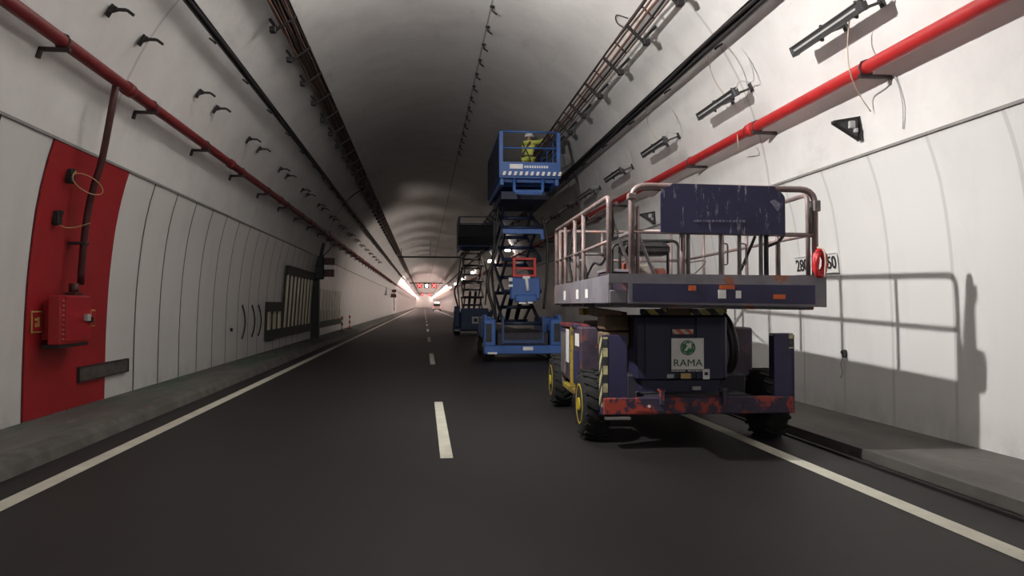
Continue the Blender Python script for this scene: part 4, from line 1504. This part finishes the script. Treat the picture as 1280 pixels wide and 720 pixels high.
# local frame: x to the worker's right-hand picture side, y away from the camera, z up; back half turned to us, facing right
BB = basis(bl)
wp = BB @ Vector((.30, 1.25, PZ2 + .08))
man = thing('person', 'worker in yellow hi-vis clothes and white helmet reaching up from the blue platform', 'person', wp, (0, 0, math.radians(-40)))
J = {
    'pelvis': ((0, 0, .92), (.135, .10)), 'spine': ((0, .01, 1.10), (.125, .09)), 'chest': ((0, .02, 1.30), (.155, .105)), 'neckb': ((0, .03, 1.44), (.07, .06)),
    'neck': ((0, .04, 1.50), .05), 'head': ((0, .06, 1.60), (.075, .088)), 'crown': ((0, .05, 1.68), (.066, .078)), 
    'shl': ((-.17, .02, 1.38), .058), 'ell': ((-.24, .24, 1.30), .042), 'wrl': ((-.12, .44, 1.44), .029), 'pal': ((-.09, .50, 1.49), (.038, .018)),
    'shr': ((.17, .02, 1.39), .058), 'elr': ((.28, .20, 1.44), .042), 'wrr': ((.26, .42, 1.56), .029), 'par': ((.255, .48, 1.61), (.038, .018)),
    'hil': ((-.095, 0, .88), .085), 'knl': ((-.12, .03, .48), .058), 'anl': ((-.13, -.01, .09), .042), 'tol': ((-.14, .14, .035), (.042, .03)),
    'hir': ((.095, 0, .88), .085), 'knr': ((.13, .04, .48), .058), 'anr': ((.15, .0, .09), .042), 'tor': ((.17, .15, .035), (.042, .03)),
}
chains = [['pelvis', 'spine', 'chest', 'neckb', 'neck', 'head', 'crown'], ['chest', 'shl', 'ell', 'wrl', 'pal'], ['chest', 'shr', 'elr', 'wrr', 'par'],
          ['pelvis', 'hil', 'knl', 'anl', 'tol'], ['pelvis', 'hir', 'knr', 'anr', 'tor']]
for s, base in (('l', Vector(J['pal'][0])), ('r', Vector(J['par'][0]))):
    sg_ = -1 if s == 'l' else 1
    for i, (dx, ln) in enumerate(((-.03, .065), (-.01, .075), (.011, .07), (.03, .055))):
        a, c = 'f%s%da' % (s, i), 'f%s%db' % (s, i)
        J[a] = (tuple(base + Vector((dx, .045, .035))), .009)
        J[c] = (tuple(base + Vector((dx, .045 + ln * .75, .03 + ln * .2))), .008)
        chains.append(['pa' + s, a, c])
    a, c = 't%sa' % s, 't%sb' % s
    J[a] = (tuple(base + Vector((-sg_ * .045, .01, .015))), .010)
    J[c] = (tuple(base + Vector((-sg_ * .055, .05, .03))), .008)
    chains.append(['pa' + s, a, c])
skin_mesh('body', chains, J, M['skin'], man)
def grow(ids, d, over=None):
    out = {}
    for k in ids:
        p, r = J[k]
        out[k] = (p, tuple(x + d for x in r) if isinstance(r, tuple) else r + d)
    if over:
        out.update(over)
    return out
skin_mesh('jacket', [['spine2', 'spine', 'chest', 'neckb'], ['chest', 'shl', 'ell', 'wl'], ['chest', 'shr', 'elr', 'wr']],
          grow(['spine', 'chest', 'neckb', 'shl', 'ell', 'shr', 'elr'], .022, {'spine2': ((0, .0, .90), (.17, .135)), 'wl': ((-.14, .41, 1.42), .05), 'wr': ((.262, .39, 1.545), .05)}), M['hivis'], man)
skin_mesh('trousers', [['pelvis', 'hil', 'knl', 'al'], ['pelvis', 'hir', 'knr', 'ar']],
          grow(['pelvis', 'hil', 'knl', 'hir', 'knr'], .02, {'al': ((-.13, -.01, .11), .062), 'ar': ((.15, 0, .11), .062)}), M['hivis'], man)
for s in ('l', 'r'):
    a, t_ = Vector(J['an' + s][0]), Vector(J['to' + s][0])
    b = MB()
    b.beam((a.x, a.y - .07, .052), (t_.x, t_.y + .03, .052), .105, .10, bev=.03)
    b.lathe([(.03, .066), (.16, .058)], (a.x, a.y, 0), 'Z', 12)
    b.build('boot', M['boot'], man)
b = MB()
prof = [(0, .125), (.03, .122), (.07, .108), (.105, .075), (.125, .03)]
prof = [(-.02, .128), (.0, .132), (.04, .128), (.09, .11), (.13, .07), (.148, .025)]
b.lathe(prof, (0, .055, 1.60), 'Z', 20)
b.lathe([(-.006, .152), (.006, .15)], (0, .07, 1.59), 'Z', 20)
b.build('helmet', M['helmet'], man)
b = MB()
b.tube([(.035 * sx_, .145, 1.62) for sx_ in (-1, 1)], .008, 5)
b.lathe([(0, .018), (.03, .008)], (0, .135, 1.585), 'Y', 8)
b.build('face_features', M['skin'], man)
b = MB()
for s in (-1, 1):
    b.tube(spline([(s * .13, -.10, 1.42), (s * .02, -.145, 1.22), (-s * .12, -.15, .98), (-s * .15, -.10, .80)], 6), .017, 6)
b.tube([(.185 * math.cos(2 * PI * i / 20), .155 * math.sin(2 * PI * i / 20), 1.0) for i in range(20)], .018, 6, closed=True)
b.build('harness', M['hivis_band'], man)
b = MB()
for s, x in (('l', -.125), ('r', .14)):
    b.lathe([(-.03, .082), (.03, .082)], (x, .015, .36), 'Z', 14)
b.build('reflective_bands', M['white'], man)

# tool box on the blue deck
p = BB @ Vector((-.45, .2, PZ2 + .08))
t = thing('tool_crate', 'low orange tool crate on the raised blue platform beside the worker', 'crate', p)
b = MB(); b.box((0, 0, .18), (.42, .32, .36)); b.build('crate_body', M['orange'], t)
b = MB(); b.tube(fillet([(-.12, 0, .36), (-.12, 0, .42), (.12, 0, .42), (.12, 0, .36)], .03), .015, 6); b.build('handle', M['black'], t)

# ------------------------------------------------------------------ distant vehicle
vn = thing('van', 'distant pale van with bright roof light in the right lane near the vanishing point', 'van', (3.1, 180, 0))
b = MB()
prof = [(-.0, .35), (.0, 1.75), (.15, 2.05), (3.6, 2.05), (4.3, 1.25), (5.1, 1.0), (5.2, .35)]
b.prism([(-.95, yy, z) for yy, z in prof], (1.9, 0, 0))
b.build('body', M['van'], vn)
b = MB(); b.box((0, -.01, 1.5), (1.5, .03, .5)); b.build('rear_window', M['glass_dark'], vn)
b = MB(); b.box((0, -.05, .45), (1.85, .12, .2)); b.build('bumper', M['black'], vn)
for sx in (-1, 1):
    for yy in (.9, 4.2):
        b = MB(); b.lathe([(-.1, .34), (.1, .34)], (sx * .85, yy, .34), 'X', 18); b.build('wheel', M['tyre'], vn)
    b = MB(); b.box((sx * .85, -.02, 1.0), (.12, .04, .4)); b.build('tail_light', M['tail_red'], vn)
b = MB(); b.box((0, .3, 2.15), (1.1, .2, .2)); b.build('roof_light', M['beacon'], vn)

# ------------------------------------------------------------------ light
def light(name, kind, loc, energy, col, aim=None, **kw):
    d = bpy.data.lights.new(name, kind)
    d.energy = energy
    d.color = col
    for k, v in kw.items():
        setattr(d, k, v)
    o = bpy.data.objects.new(name, d)
    COL.objects.link(o)
    o.location = loc
    if aim:
        o.rotation_euler = (Vector(aim) - Vector(loc)).to_track_quat('-Z', 'Y').to_euler()
    return o
LP = (-.75, 6.95, 4.95)
light('work_floodlight', 'SPOT', LP, 1850, (1, .975, .95), (5.5, 11.2, 4.1), spot_size=math.radians(165), spot_blend=1.0, shadow_soft_size=.06)
light('work_floodlight_spill', 'POINT', LP, 75, (1, .96, .93), shadow_soft_size=.10)

for x in (-2.6, 3.0):
    light('rear_fill_light', 'AREA', (x, -7.5, 4.6), 85, (1, .95, .92), (x * .6, 6, 2.2), shape='RECTANGLE', size=2.0, size_y=.5)  # unseen area lights added behind the camera as soft fill
light('crown_fill_light', 'POINT', (.3, 12.2, 7.15), 190, (1, .96, .93), shadow_soft_size=.45)  # unseen fill light added at the crown to soften wall shadows
for i in range(12):
    D = 40 + i * 8
    light('far_wall_fill_light', 'SPOT', (LX - .25, yat(D, LX), LZ - .1), 700 + 35 * i, (1, .87, .79), (-4.7, yat(D, LX) + 2, 2.0), spot_size=math.radians(130), spot_blend=1.0, shadow_soft_size=.5)  # unseen spots added in even steps to brighten the far left wall
w = bpy.data.worlds.new('tunnel_world')
w.use_nodes = True
w.node_tree.nodes['Background'].inputs[0].default_value = (.02, .018, .02, 1)
w.node_tree.nodes['Background'].inputs[1].default_value = .3
SC.world = w

# ------------------------------------------------------------------ camera
cd = bpy.data.cameras.new('camera')
cd.sensor_width = 36
cd.lens = F / 1280 * 36
cd.clip_end = 1000
cam = bpy.data.objects.new('camera', cd)
COL.objects.link(cam)
cam.location = (0, 0, CAMZ)
cam.rotation_euler = (PI / 2 + PITCH, 0, -YAW)
SC.camera = cam
SC.view_settings.view_transform = 'Standard'
SC.view_settings.look = 'None'
SC.view_settings.gamma = 1
SC.view_settings.use_curve_mapping = False
SC.view_settings.exposure = 0.0
